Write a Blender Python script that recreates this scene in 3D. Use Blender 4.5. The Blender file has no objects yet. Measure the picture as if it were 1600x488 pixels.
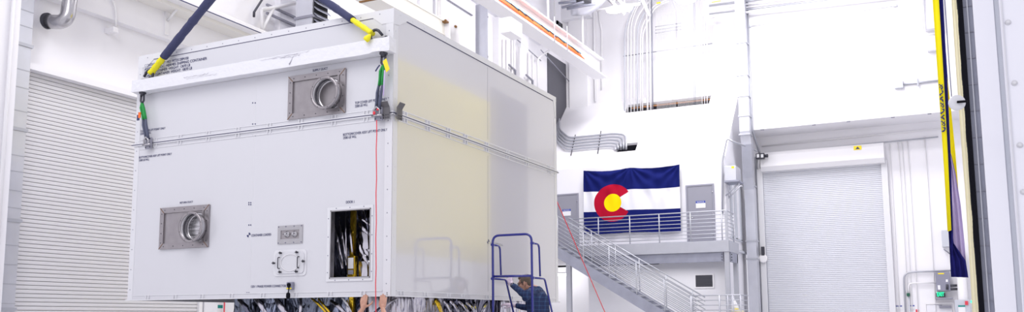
import bpy, bmesh, math, random
from mathutils import Vector, Matrix, noise
random.seed(7)
SC = bpy.context.scene
COL = SC.collection
V = Vector
PI = math.pi
# ------------------------------------------------------------ camera numbers
FPX, CX, CY = 1397.83, 766.59, 320.11
YAW, PITCH, ROLL = 0.4742, 0.1265, -0.0028
CAM = V((5.8556, -8.8348, 1.7407))
def cam_basis():
    cy, sy = math.cos(YAW), math.sin(YAW)
    f0 = V((-sy, cy, 0)); r0 = V((cy, sy, 0)); u0 = V((0, 0, 1))
    f = f0*math.cos(PITCH)+u0*math.sin(PITCH); u = -f0*math.sin(PITCH)+u0*math.cos(PITCH)
    return r0*math.cos(ROLL)+u*math.sin(ROLL), -r0*math.sin(ROLL)+u*math.cos(ROLL), f
CR, CU, CF = cam_basis()
def ray(x, y): return CF + CR*((x-CX)/FPX) + CU*((CY-y)/FPX)
def on(ax, v, x, y):
    """measured point of the photograph on the real plane axis=v"""
    d = ray(x, y); t = (v-CAM[ax])/d[ax]; return CAM + d*t
def onx(v, x, y): return on(0, v, x, y)
def ony(v, x, y): return on(1, v, x, y)
def onz(v, x, y): return on(2, v, x, y)
def onplane(x, y, p0, n):
    d = ray(x, y); t = (p0-CAM).dot(n)/d.dot(n); return CAM + d*t
# ------------------------------------------------------------ materials
def mat(name, col, rough=.5, metal=0., bump=0., bscale=20., var=0., vscale=3., emit=None, spec=.5, coat=0.):
    m = bpy.data.materials.new(name); m.use_nodes = True
    nt = m.node_tree; b = nt.nodes['Principled BSDF']
    b.inputs['Base Color'].default_value = (*col, 1)
    b.inputs['Roughness'].default_value = rough
    b.inputs['Metallic'].default_value = metal
    b.inputs['Specular IOR Level'].default_value = spec
    b.inputs['Coat Weight'].default_value = coat
    tc = nt.nodes.new('ShaderNodeTexCoord')
    if var > 0:
        n = nt.nodes.new('ShaderNodeTexNoise'); n.inputs['Scale'].default_value = vscale; n.inputs['Detail'].default_value = 4
        nt.links.new(tc.outputs['Object'], n.inputs['Vector'])
        r = nt.nodes.new('ShaderNodeMix'); r.data_type = 'RGBA'
        r.inputs[6].default_value = (*[c*(1-var) for c in col], 1)
        r.inputs[7].default_value = (*[min(1, c*(1+var)) for c in col], 1)
        nt.links.new(n.outputs['Fac'], r.inputs[0]); nt.links.new(r.outputs[2], b.inputs['Base Color'])
    if bump > 0:
        n = nt.nodes.new('ShaderNodeTexNoise'); n.inputs['Scale'].default_value = bscale; n.inputs['Detail'].default_value = 3
        nt.links.new(tc.outputs['Object'], n.inputs['Vector'])
        bp = nt.nodes.new('ShaderNodeBump'); bp.inputs['Strength'].default_value = bump; bp.inputs['Distance'].default_value = .02
        nt.links.new(n.outputs['Fac'], bp.inputs['Height']); nt.links.new(bp.outputs['Normal'], b.inputs['Normal'])
    if emit:
        b.inputs['Emission Color'].default_value = (*emit[:3], 1); b.inputs['Emission Strength'].default_value = emit[3]
    return m
M = {}
M['wall'] = mat('painted_wall', (.84, .83, .86), .6, bump=.05, bscale=60, var=.012, vscale=1.2)
M['wall2'] = mat('painted_wall_cool', (.80, .795, .84), .6, bump=.05, bscale=60)
M['steelwhite'] = mat('white_painted_steel', (.83, .82, .84), .45)
M['cont'] = mat('container_gloss_white', (.64, .64, .675), .24, bump=.015, bscale=1.5)
M['contside'] = mat('container_panel_white', (.63, .62, .645), .12, bump=.03, bscale=1.6, coat=.6, var=.02, vscale=.7)
M['conttrim'] = mat('container_trim_white', (.70, .70, .73), .3)
M['seam'] = mat('seam_dark', (.07, .07, .14), .6)
M['ink'] = mat('navy_ink', (.035, .04, .13), .5)
M['film'] = mat('white_wrap_film', (.76, .76, .80), .3, bump=.6, bscale=14)
M['scuff'] = mat('scuff_grey', (.45, .44, .5), .7, var=.3, vscale=30)
M['stainless'] = mat('stainless_steel', (.36, .335, .35), .36, .8, var=.2, vscale=8, bump=.03, bscale=9)
M['stainless2'] = mat('bright_stainless', (.48, .47, .49), .24, .9, var=.08, vscale=10)
M['galv'] = mat('galvanised_sheet', (.60, .61, .67), .36, .6, var=.12, vscale=2.2, bump=.06, bscale=3)
M['galvrail'] = mat('galvanised_rail', (.46, .47, .52), .42, .5, var=.06, vscale=4)
M['galvbeam'] = mat('galvanised_beam', (.30, .31, .38), .5, .4, var=.2, vscale=3)
M['darksteel'] = mat('dark_steel', (.06, .06, .075), .4, .6)
M['black'] = mat('black_rubber', (.008, .008, .012), .9, spec=.1)
M['guide'] = mat('guide_plate_steel', (.13, .125, .135), .55, .3)
M['dark'] = mat('dark_void', (.02, .02, .025), .8)
M['navy'] = mat('navy_sleeve', (.045, .05, .12), .8, bump=.5, bscale=35)
M['graysleeve'] = mat('grey_sling_sleeve', (.10, .11, .17), .8, bump=.5, bscale=35)
M['green'] = mat('green_sling', (.02, .30, .06), .7, bump=.4, bscale=60)
M['yellow'] = mat('yellow_sling', (.86, .78, .01), .6, bump=.3, bscale=40)
M['yellowtag'] = mat('yellow_tag', (.9, .72, .02), .5)
M['red'] = mat('red_cord', (.75, .04, .06), .6)
M['orange'] = mat('orange_cable', (.90, .16, .015), .5)
M['teal'] = mat('blue_green_cable', (.03, .22, .32), .5)
M['blue'] = mat('blue_painted_tube', (.015, .02, .22), .25, coat=.4)
M['doorgrey'] = mat('grey_door_paint', (.27, .27, .32), .45)
M['framegrey'] = mat('grey_frame_paint', (.28, .28, .34), .45)
M['slat'] = mat('rolled_slat_paint', (.70, .69, .71), .45, .0)
M['slatR'] = mat('rolled_slat_paint_cool', (.70, .71, .76), .42, .0)
M['louver'] = mat('dark_louver_and_cavity', (.10, .10, .12), .5, .3)
M['lamp'] = mat('lamp_lens', (1, 1, 1), .5, emit=(1, 1, 1, 14))
M['tube'] = mat('tube_lamp', (1, 1, 1), .5, emit=(1, .97, .95, 5))
M['skin'] = mat('skin', (.52, .28, .20), .5, var=.08, vscale=25)
M['glove'] = mat('lilac_glove', (.72, .60, .70), .55, bump=.2, bscale=60)
M['hair'] = mat('brown_grey_hair', (.16, .12, .09), .8, bump=1., bscale=120, var=.4, vscale=60)
M['jeans'] = mat('dark_trousers', (.04, .05, .09), .8)
M['sign'] = mat('sign_white', (.82, .82, .84), .4)
M['signblue'] = mat('sign_blue', (.02, .05, .35), .4)
M['signgreen'] = mat('sign_teal', (.0, .25, .22), .4)
M['exitgreen'] = mat('exit_green', (.0, .6, .2), .4, emit=(0, 1, .35, 2.2))
M['elec'] = mat('grey_enclosure', (.25, .25, .32), .45)
M['elec2'] = mat('light_enclosure', (.55, .57, .63), .4)
M['greenbox'] = mat('dark_green_box', (.01, .10, .06), .4)
M['redsign'] = mat('red_sign', (.7, .05, .08), .4)
M['banyellow'] = mat('yellow_banner_cloth', (.93, .80, .02), .6, bump=.15, bscale=4)
M['bannavy'] = mat('navy_banner_cloth', (.02, .02, .14), .7, bump=.2, bscale=8)
M['banlav'] = mat('lavender_cloth', (.60, .50, .76), .7, bump=.2, bscale=6)
M['glossy'] = mat('glossy_white_panel', (.84, .83, .87), .5, spec=.15)
M['panel'] = mat('near_white_panel', (.84, .84, .90), .4)
M['rust'] = mat('brown_primer', (.20, .09, .02), .6)
M['beige'] = mat('cream_girder_paint', (.80, .78, .74), .5)
M['floor'] = mat('floor_epoxy', (.74, .74, .76), .35)
M['wood'] = mat('wood_strip', (.65, .32, .16), .6)
M['gold'] = mat('gold_foil', (.75, .50, .04), .25, 1., bump=.5, bscale=30)
M['glasslens'] = mat('clear_lens', (.8, .85, .9), .05, spec=.8)
M['creamreflect'] = mat('cream_reflection_tone', (.90, .84, .58), .9, spec=0, var=.08, vscale=2)  # flat cream colour for the banner's reflection
M['cork'] = mat('cream_liner', (.70, .66, .50), .6)

def foil_mat(name, col, rough, scale, strength):
    m = bpy.data.materials.new(name); m.use_nodes = True; nt = m.node_tree; b = nt.nodes['Principled BSDF']
    b.inputs['Metallic'].default_value = 1; b.inputs['Roughness'].default_value = rough
    tc = nt.nodes.new('ShaderNodeTexCoord'); mp = nt.nodes.new('ShaderNodeMapping')
    mp.inputs['Rotation'].default_value = (0, .5, .3); mp.inputs['Scale'].default_value = (1, 1, .35)
    nt.links.new(tc.outputs['Object'], mp.inputs['Vector'])
    n = nt.nodes.new('ShaderNodeTexNoise'); n.inputs['Scale'].default_value = scale; n.inputs['Detail'].default_value = 3; n.inputs['Distortion'].default_value = 1.4
    v = nt.nodes.new('ShaderNodeTexVoronoi'); v.inputs['Scale'].default_value = scale*1.7; v.feature = 'DISTANCE_TO_EDGE'
    nt.links.new(mp.outputs[0], n.inputs['Vector']); nt.links.new(mp.outputs[0], v.inputs['Vector'])
    ad = nt.nodes.new('ShaderNodeMath'); ad.operation = 'ADD'
    nt.links.new(n.outputs['Fac'], ad.inputs[0]); nt.links.new(v.outputs['Distance'], ad.inputs[1])
    bp = nt.nodes.new('ShaderNodeBump'); bp.inputs['Strength'].default_value = strength; bp.inputs['Distance'].default_value = .16
    nt.links.new(ad.outputs[0], bp.inputs['Height']); nt.links.new(bp.outputs['Normal'], b.inputs['Normal'])
    n2 = nt.nodes.new('ShaderNodeTexNoise'); n2.inputs['Scale'].default_value = 1.3
    nt.links.new(tc.outputs['Object'], n2.inputs['Vector'])
    r = nt.nodes.new('ShaderNodeValToRGB'); r.color_ramp.elements[0].color = (*[c*.45 for c in col], 1); r.color_ramp.elements[1].color = (*col, 1)
    r.color_ramp.elements[0].position = .42; r.color_ramp.elements[1].position = .52
    nt.links.new(n2.outputs['Fac'], r.inputs[0]); nt.links.new(r.outputs[0], b.inputs['Base Color'])
    return m
M['foil'] = foil_mat('silver_bag_film', (.60, .58, .64), .22, 2.2, .8)
M['foilblue'] = foil_mat('blue_bag_film', (.36, .40, .52), .18, 2.4, .8)
M['foildark'] = foil_mat('dark_bag_film', (.16, .16, .22), .14, 2.0, .8)

for k_ in ('banyellow', 'bannavy', 'banlav'): M[k_].node_tree.nodes['Principled BSDF'].inputs['Specular IOR Level'].default_value = 0; M[k_].node_tree.nodes['Principled BSDF'].inputs['Roughness'].default_value = 1
def plaid():
    m = bpy.data.materials.new('navy_plaid_cloth'); m.use_nodes = True; nt = m.node_tree; b = nt.nodes['Principled BSDF']
    b.inputs['Roughness'].default_value = .85
    tc = nt.nodes.new('ShaderNodeTexCoord'); sp = nt.nodes.new('ShaderNodeSeparateXYZ'); nt.links.new(tc.outputs['Object'], sp.inputs[0])
    out = []
    for ax, fr in ((0, 120.), (2, 110.), (1, 120.)):
        mu = nt.nodes.new('ShaderNodeMath'); mu.operation = 'MULTIPLY'; mu.inputs[1].default_value = fr; nt.links.new(sp.outputs[ax], mu.inputs[0])
        s = nt.nodes.new('ShaderNodeMath'); s.operation = 'SINE'; nt.links.new(mu.outputs[0], s.inputs[0])
        p = nt.nodes.new('ShaderNodeMath'); p.operation = 'GREATER_THAN'; p.inputs[1].default_value = .75; nt.links.new(s.outputs[0], p.inputs[0]); out.append(p)
    a = nt.nodes.new('ShaderNodeMath'); a.operation = 'ADD'; nt.links.new(out[0].outputs[0], a.inputs[0]); nt.links.new(out[1].outputs[0], a.inputs[1])
    a2 = nt.nodes.new('ShaderNodeMath'); a2.operation = 'MULTIPLY'; a2.inputs[1].default_value = .5; nt.links.new(a.outputs[0], a2.inputs[0])
    mx = nt.nodes.new('ShaderNodeMix'); mx.data_type = 'RGBA'
    mx.inputs[6].default_value = (.012, .024, .085, 1); mx.inputs[7].default_value = (.035, .08, .19, 1)
    nt.links.new(a2.outputs[0], mx.inputs[0]); nt.links.new(mx.outputs[2], b.inputs['Base Color'])
    return m
M['plaid'] = plaid()
# ------------------------------------------------------------ mesh builder
WL = {}
def wloc(o): return WL.get(o, V((0, 0, 0)))
class G:
    def __init__(s): s.b = bmesh.new()
    def box(s, lo, hi, bev=0.):
        lo, hi = V(lo), V(hi)
        l = V([min(a, b) for a, b in zip(lo, hi)]); h = V([max(a, b) for a, b in zip(lo, hi)])
        r = bmesh.ops.create_cube(s.b, size=1.)
        c = (l+h)/2; d = h-l
        for v in r['verts']: v.co = V((v.co.x*d.x, v.co.y*d.y, v.co.z*d.z))+c
        if bev > 0:
            ed = list({e for v in r['verts'] for e in v.link_edges})
            bmesh.ops.bevel(s.b, geom=ed, offset=min(bev, min(d)*.45), segments=2, affect='EDGES', profile=.5)
        return s
    def poly(s, pts): s.b.faces.new([s.b.verts.new(V(p)) for p in pts]); return s
    def hexa(s, a, b):
        """solid between two matching polygons"""
        va = [s.b.verts.new(V(p)) for p in a]; vb = [s.b.verts.new(V(p)) for p in b]; n = len(va)
        s.b.faces.new(va[::-1]); s.b.faces.new(vb)
        for i in range(n): s.b.faces.new((va[i], va[(i+1) % n], vb[(i+1) % n], vb[i]))
        return s
    def tube(s, pts, r, n=10, r1=None, flat=1., cap=True, up=None):
        pts = [V(p) for p in pts]; rings = []; m = len(pts); prev = None
        for i, p in enumerate(pts):
            if i == 0: d = pts[1]-p
            elif i == m-1: d = p-pts[i-1]
            else: d = (pts[i+1]-p).normalized()+(p-pts[i-1]).normalized()
            d = d.normalized() if d.length > 1e-9 else V((0, 0, 1))
            if prev is None:
                u = V(up) if up else (V((0, 0, 1)) if abs(d.z) < .9 else V((1, 0, 0)))
                a = d.cross(u).normalized()
            else:
                a = prev - d*prev.dot(d); a.normalize()
            prev = a; c = d.cross(a).normalized()
            if isinstance(r, (list, tuple)): rr = r[i]
            else: rr = r if r1 is None else r+(r1-r)*i/(m-1)
            k = 1.
            if 0 < i < m-1:
                cc = (pts[i+1]-p).normalized().dot(d); k = 1/max(.6, cc)
            rings.append([s.b.verts.new(p+(a*math.cos(2*PI*j/n)*rr+c*math.sin(2*PI*j/n)*rr*flat)*(k if k < 1.3 else 1.3)) for j in range(n)])
        for i in range(m-1):
            for j in range(n):
                s.b.faces.new((rings[i][j], rings[i][(j+1) % n], rings[i+1][(j+1) % n], rings[i+1][j])).smooth = True
        if cap: s.b.faces.new(rings[0][::-1]); s.b.faces.new(rings[-1])
        return s
    def lathe(s, o, axis, prof, n=28, close=False):
        """prof: list (radius, distance along axis)"""
        o = V(o); ax = V(axis).normalized(); u = V((0, 0, 1)) if abs(ax.z) < .9 else V((1, 0, 0))
        a = ax.cross(u).normalized(); c = ax.cross(a).normalized(); rings = []
        for (r, h) in prof:
            rings.append([s.b.verts.new(o+ax*h+(a*math.cos(2*PI*j/n)+c*math.sin(2*PI*j/n))*max(r, 1e-4)) for j in range(n)])
        k = len(rings)
        for i in range(k if close else k-1):
            A, B = rings[i], rings[(i+1) % k]
            for j in range(n):
                f = s.b.faces.new((A[j], A[(j+1) % n], B[(j+1) % n], B[j])); f.smooth = True
        if not close:
            s.b.faces.new(rings[0][::-1]); s.b.faces.new(rings[-1])
        return s
    def caps(s, p0, p1, r0, r1, n=12):
        p0, p1 = V(p0), V(p1); d = p1-p0; L = max(d.length, 1e-5)
        pr = []
        for k in range(5): a = PI/2*(1-k/4); pr.append((r0*math.cos(a), -r0*math.sin(a)))
        for k in range(1, 5): a = PI/2*k/4; 
        for k in range(0, 5): a = PI/2*k/4; pr.append((r1*math.cos(a), L+r1*math.sin(a)))
        return s.lathe(p0, d, pr, n)
    def ell(s, c, rad, rot=None, n=16):
        r = bmesh.ops.create_uvsphere(s.b, u_segments=n, v_segments=n//2+2, radius=1)
        R = rot.to_3x3() if rot else Matrix.Identity(3)
        for v in r['verts']: v.co = R @ V((v.co.x*rad[0], v.co.y*rad[1], v.co.z*rad[2])) + V(c)
        return s
    def build(s, name, m, parent=None, smooth=False, fix=True):
        if fix: bmesh.ops.recalc_face_normals(s.b, faces=s.b.faces[:])
        me = bpy.data.meshes.new(name)
        vs = [v.co for v in s.b.verts]
        lo = V([min(v[i] for v in vs) for i in range(3)]); hi = V([max(v[i] for v in vs) for i in range(3)])
        c = V(((lo.x+hi.x)/2, (lo.y+hi.y)/2, lo.z)) if parent is None else (lo+hi)/2
        for v in s.b.verts: v.co -= c
        if smooth:
            for f in s.b.faces: f.smooth = True
        s.b.to_mesh(me); s.b.free()
        o = bpy.data.objects.new(name, me); COL.objects.link(o)
        for q in (m if isinstance(m, (list, tuple)) else [m]): me.materials.append(M[q] if isinstance(q, str) else q)
        WL[o] = c.copy()
        if parent is not None: o.parent = parent; o.location = c-wloc(parent)
        else: o.location = c
        return o
def thing(name, label, cat, loc, group=None):
    o = bpy.data.objects.new(name, None); COL.objects.link(o); o.location = V(loc); WL[o] = V(loc)
    o.empty_display_size = .1
    o['label'] = label; o['category'] = cat
    if group: o['group'] = group
    return o
def tag(o, label, cat, group=None):
    o['label'] = label; o['category'] = cat
    if group: o['group'] = group
    return o
def struct(o): o['kind'] = 'structure'; return o
def plab(o, label): o['label'] = label; return o
def dup(root, delta, label, group=None):
    r = root.copy(); COL.objects.link(r); r.location = root.location+V(delta); WL[r] = wloc(root)+V(delta)
    r['label'] = label
    if group: r['group'] = group
    def rec(a, b):
        for ch in [c for c in bpy.data.objects if c.parent == a and c != b]:
            c = ch.copy(); COL.objects.link(c); c.parent = b; WL[c] = wloc(ch)+V(delta); rec(ch, c)
    rec(root, r)
    return r
def arc(c, a, b, R, t0, t1, n=7):
    """points on an arc in plane of unit vectors a,b"""
    return [V(c)+V(a)*R*math.cos(t0+(t1-t0)*k/n)+V(b)*R*math.sin(t0+(t1-t0)*k/n) for k in range(n+1)]
def fillet(pts, R, n=6):
    pts = [V(p) for p in pts]; out = [pts[0]]
    for i in range(1, len(pts)-1):
        p = pts[i]; a = (pts[i-1]-p); b = (pts[i+1]-p)
        r = min(R, a.length*.49, b.length*.49); a.normalize(); b.normalize()
        s, e = p+a*r, p+b*r
        for k in range(n+1):
            t = k/n; out.append(s*(1-t)**2+p*2*t*(1-t)+e*t*t)
    out.append(pts[-1]); return out
def lettering(s, size, p, parent, m='ink', right=(1, 0, 0), up=(0, 0, 1), name='lettering', align='LEFT', width=None, bold=0.):
    cu = bpy.data.curves.new('t', 'FONT'); cu.body = s; cu.size = size; cu.align_x = align; cu.extrude = .0008; cu.space_line = 1.05
    cu.offset = bold*size
    t = bpy.data.objects.new('t', cu); COL.objects.link(t)
    bpy.context.view_layer.update()
    me = bpy.data.meshes.new_from_object(t.evaluated_get(bpy.context.evaluated_depsgraph_get()))
    bpy.data.objects.remove(t)
    r, u = V(right).normalized(), V(up).normalized(); n = r.cross(u)
    xs = [v.co.x for v in me.vertices]; w = (max(xs)-min(xs)) or 1; k = (width/w) if width else 1.
    x0 = min(xs) if align == 'LEFT' else 0
    for v in me.vertices: v.co = r*((v.co.x-x0)*k)+u*v.co.y+n*v.co.z
    me.materials.append(M[m]); o = bpy.data.objects.new(name, me); COL.objects.link(o)
    o.parent = parent; o.location = V(p)-wloc(parent); WL[o] = V(p)
    return o
# ============================================================ SETTING
XL, XLU = -9.4, -9.2          # left wall, its thicker upper band
YU, YB = 26.4, 27.95           # upper back wall face, recessed lower back wall
YF = 24.6                     # front of the mezzanine rooms
ZC = 16.2
struct(G().box((-16, -14, -.2), (14, 32, 0)).build('floor', 'floor'))
struct(G().box((-16, -3, ZC), (14, 32, ZC+.2)).build('ceiling', 'wall2'))
zl = onx(XLU, 200, 39).z
struct(G().box((XL-.4, -6, 0), (XL, YB, zl)).build('wall_left', 'wall'))
struct(G().box((XL-.4, -6, zl), (XLU, YB, ZC)).build('wall_left_upper', 'wall'))
zled = ony(YU, 1300, 191.6).z
w = struct(G().box((-1.25, YB, 0), (14, YB+.4, zled+.02)).build('wall_back', 'wall'))
YUL = 27.95
struct(G().box((-1.15, YU, zled+.0), (14, YU+.4, ZC)).build('wall_back_upper', 'wall'))
struct(G().box((XL-.4, YUL, 4.4), (-1.15, YUL+.4, ZC)).build('wall_back_left', 'wall'))
struct(G().box((-1.15, YU+.4, zled), (14, YB+.4, zled+.15)).build('trim_1', 'wall'))
# ---- left rolling door (door_1)
def roll_door(name, m, P0, ux, n, w, zb, zt, pitch, groove, depth, crown=.5):
    """corrugated curtain, one mesh; ux along width, n outward"""
    g = G(); ux = V(ux); n = V(n); P0 = V(P0); z = zb; prof = []
    while z < zt-.001:
        prof += [(z, 0.), (z+pitch*.2, depth*crown*.7), (z+pitch*.5, depth*crown), (z+pitch*(1-groove), depth*crown*.7), (z+pitch*(1-groove*.9), -depth), (z+pitch*.985, -depth)]
        z += pitch
    vs = [(g.b.verts.new(P0+n*d+V((0, 0, zz))), g.b.verts.new(P0+ux*w+n*d+V((0, 0, zz)))) for zz, d in prof]
    for i in range(len(vs)-1): g.b.faces.new((vs[i][0], vs[i][1], vs[i+1][1], vs[i+1][0]))
    return g.build(name, m)
yl0, yl1 = onx(XL, 30, 119).y, onx(XL, 303, 480).y
ztl = 6.36
d1 = struct(roll_door('door_1', 'slat', (XL+.10, yl0, 0), (0, 1, 0), (1, 0, 0), yl1-yl0, 0, ztl-.02, .0767, .17, .03, .12))
G().box((XL, yl0-.15, 0), (XL+.16, yl0, ztl)).build('guide_rail', 'steelwhite', d1)
G().box((XL, yl1, 0), (XL+.16, yl1+.1, ztl)).build('guide_rail', 'steelwhite', d1)
G().box((XL, yl0-.2, ztl), (XL+.30, yl1+.3, ztl+.12)).build('door_header', 'wall', d1)
# ---- back rolling door (door_2)
a, b = ony(YB, 1200, 448).x, ony(YB, 1388, 448).x
zt2 = ony(YB, 1284, 262).z
d2 = struct(roll_door('door_2', 'slatR', (a, YB-.08, 0), (1, 0, 0), (0, -1, 0), b-a, 0, zt2, .0735, .34, .02))
G().box((a-.22, YB-.2, 0), (a, YB, zt2+.1), .01).build('guide_rail', 'conttrim', d2)
G().box((b, YB-.2, 0), (b+.22, YB, zt2+.1), .01).build('guide_rail', 'conttrim', d2)
h0, h1 = ony(YB-.55, 1188, 258), ony(YB-.55, 1380, 222)
g = G()
yy = YB
pf = [(YB-.001, zt2-.05), (YB-.40, zt2-.05), (YB-.55, zt2+.12), (YB-.55, h1.z-.14), (YB-.42, h1.z), (YB-.001, h1.z)]
g.hexa([(h0.x, y, z) for y, z in pf], [(h1.x, y, z) for y, z in pf]).build('door_hood', 'steelwhite', d2)
p = ony(YB-.56, 1334, 235)
hs = G().poly([p, p+V((.28, 0, 0)), p+V((.28, 0, .16)), p+V((0, 0, .16))]).build('warning_sticker', 'yellowtag', d2)
plab(hs, 'small yellow warning sticker')
G().poly([p+V((.06, -.004, .03)), p+V((.22, -.004, .03)), p+V((.14, -.004, .13))]).build('warning_mark', 'ink', hs)

# ============================================================ SHIPPING CONTAINER
CW, CL, Z0, Z1, ZS = 4.366, 5.028, 2.0, 5.5, 4.194
T = .06
cont = thing('shipping_container', 'large white metal shipping container with duct ports, hanging from slings over foil-wrapped payload', 'container', (-CW/2, CL/2, Z0))
def F(x, y, off=0.): return ony(off, x, y)
# front wall: panels around the door opening
dxa, dxb, dza, dzb = -.885, -.285, 2.225, 3.062
g = G()
g.box((-CW, 0, Z0), (dxa, T, ZS)); g.box((dxb, 0, Z0), (0, T, ZS)); g.box((dxa, 0, Z0), (dxb, T, dza)); g.box((dxa, 0, dzb), (dxb, T, ZS))
fp = g.build('lower_front_panel', 'cont', cont)
# upper front with deep pockets left open for the ducts is solid; pockets are built proud of it
G().box((-CW, 0, ZS+.008), (0, T, Z1)).build('upper_front_panel', 'cont', cont)
G().box((-T, T, Z0), (0, CL-T, ZS)).build('lower_side_panel', 'contside', cont)
G().box((-T, T, ZS+.008), (0, CL-T, Z1)).build('upper_side_panel', 'contside', cont)
G().box((-CW, T, Z0), (-CW+T, CL-T, ZS)).build('lower_side_panel', 'contside', cont)
G().box((-CW, T, ZS+.008), (-CW+T, CL-T, Z1)).build('upper_side_panel', 'contside', cont)
G().box((-CW, CL-T, Z0), (0, CL, ZS)).build('lower_rear_panel', 'cont', cont)
G().box((-CW, CL-T, ZS+.008), (0, CL, Z1)).build('upper_rear_panel', 'cont', cont)
G().box((-CW+T, T, Z1-T), (-T, CL-T, Z1-.001)).build('roof_panel', 'cont', cont)
# rim band at top with chamfered corner gussets, thin proud plates
tr = .075
g = G(); e = .006
g.box((-CW-e, -e, Z1-tr), (e, 0, Z1+e)); 
g.hexa([(-.30, -e, Z1-tr), (-.17, -e, Z1-tr-.1), (e, -e, Z1-tr-.1), (e, -e, Z1-tr)], [(-.30, 0, Z1-tr), (-.17, 0, Z1-tr-.1), (e, 0, Z1-tr-.1), (e, 0, Z1-tr)])
g.hexa([(-CW+.30, -e, Z1-tr), (-CW+.17, -e, Z1-tr-.1), (-CW-e, -e, Z1-tr-.1), (-CW-e, -e, Z1-tr)], [(-CW+.30, 0, Z1-tr), (-CW+.17, 0, Z1-tr-.1), (-CW-e, 0, Z1-tr-.1), (-CW-e, 0, Z1-tr)])
g.build('front_rim', 'conttrim', cont)
g = G(); g.box((0, 0, Z1-tr), (e, CL+e, Z1+e))
g.hexa([(e, 0, Z1-tr), (e, 0, Z1-tr-.12), (e, .12, Z1-tr-.1), (e, .3, Z1-tr)], [(0, 0, Z1-tr), (0, 0, Z1-tr-.12), (0, .12, Z1-tr-.1), (0, .3, Z1-tr)])
g.hexa([(e, CL, Z1-tr), (e, CL, Z1-tr-.34), (e, CL-.06, Z1-tr-.2), (e, CL-.12, Z1-tr)], [(0, CL, Z1-tr), (0, CL, Z1-tr-.34), (0, CL-.06, Z1-tr-.2), (0, CL-.12, Z1-tr)])
g.build('side_rim', 'conttrim', cont)
g = G()
g.box((-CW+.30, -.0035, Z1-tr-.008), (-.30, 0, Z1-tr)); g.build('rim_gap', 'seam', cont)
G().box((0, .28, Z1-tr-.012), (.0035, CL-.1, Z1-tr)).build('rim_gap', 'seam', cont)
# corner posts
for (x0, x1, y0, y1) in ((-.105, .004, -.004, 0), (-CW-.004, -CW+.09, -.004, 0)):
    G().box((x0, y0, Z0), (x1, y1, Z1-tr-.1)).build('corner_strip', 'conttrim', cont)
G().box((0, -.004, Z0), (.004, .10, Z1-tr-.12)).build('corner_strip', 'conttrim', cont)
G().box((0, CL-.09, Z0), (.004, CL+.004, Z1-tr-.3)).build('corner_strip', 'conttrim', cont)
# panel joint on side
yj = onx(0, 762, 260).y
g = G(); g.box((0, yj, Z0+.12), (.0012, yj+.006, ZS-.12)); g.box((0, yj, ZS+.12), (.0012, yj+.006, Z1-.1)); g.build('panel_joint', 'framegrey', cont)
xj = F(395, 300).x
G().box((xj, -.0012, Z0+.1), (xj+.004, 0, Z1-.1)).build('panel_joint', 'conttrim', cont)
# seam flanges (pair) + bottom flange + dark seam strips
def flange(z, up, side):
    """ledge strip + recessed channel"""
    g = G(); d = .022
    if side == 'f': g.box((-CW-.02, -d, z), (.02, 0, z+.014*up))
    else: g.box((0, -.02, z), (d, CL+.02, z+.014*up))
    return g.build('flange', 'conttrim', cont)
for s in 'fs':
    flange(ZS+.010, 1, s); flange(ZS-.002, -1, s); flange(Z0, 1, s)
G().box((-CW-.05, -.025, ZS+.0), (.03, .0, ZS+.008)).build('seam_gasket', 'seam', cont)
G().box((-.02, -.025, ZS+.0), (.025, CL+.05, ZS+.008)).build('seam_gasket', 'seam', cont)
g = G()
for z in (ZS+.072, ZS-.064, Z0+.068):
    g.box((-CW+.10, -.007, z-.006), (-.115, 0, z+.006))
g.build('stiffener_strip', 'conttrim', cont)
g = G()
for z in (ZS+.072, ZS-.064, Z0+.068):
    g.box((0, .12, z-.006), (.007, CL-.1, z+.006))
g.build('stiffener_strip', 'conttrim', cont)
def gusset(p, side):
    x, y, z = p
    for k in (-.026, .026):
        g = G()
        if side == 'f': g.box((x+k-.006, -.018, z-.022), (x+k+.006, 0, z+.022))
        else: g.box((0, y+k*1.3-.008, z-.022), (.018, y+k*1.3+.008, z+.022))
        g.build('gusset', 'conttrim', cont)
for px in (244, 282, 326, 372, 421, 470, 522, 572):
    q = F(px, 215); gusset((q.x, 0, ZS+.046), 'f'); gusset((q.x, 0, ZS-.038), 'f')
for px in (231, 274, 316, 362, 411, 462, 516, 568):
    q = F(px, 466); gusset((q.x, 0, Z0+.040), 'f')
for px in (627, 664, 700, 722, 761, 799, 833):
    q = onx(0, px, 468); gusset((0, q.y, Z0+.040), 's')
for px in (632, 668, 700, 727, 760, 792, 822, 857):
    q = onx(0, px, 225); gusset((0, q.y, ZS+.046), 's'); gusset((0, q.y, ZS-.038), 's')
# rivets
g = G()
for i in range(12):
    g.lathe((-.06, -.004, 2.15+i*.28), (0, -1, 0), [(.008, 0), (.007, .003)], 8); g.lathe((-CW+.04, -.004, 2.15+i*.28), (0, -1, 0), [(.008, 0), (.007, .003)], 8)
for i in range(15): g.lathe((-.2-i*.285, -e, Z1-.04), (0, -1, 0), [(.008, 0), (.007, .003)], 8)
o = g.build('rivets', 'framegrey', cont); o['kind'] = 'stuff'
g = G()
for i in range(12): g.lathe((.004, .05, 2.15+i*.28), (1, 0, 0), [(.008, 0), (.007, .003)], 8)
for i in range(18): g.lathe((e, .15+i*.28, Z1-.04), (1, 0, 0), [(.009, 0), (.008, .003)], 8)
o = g.build('rivets', 'conttrim', cont); o['kind'] = 'stuff'
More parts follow.
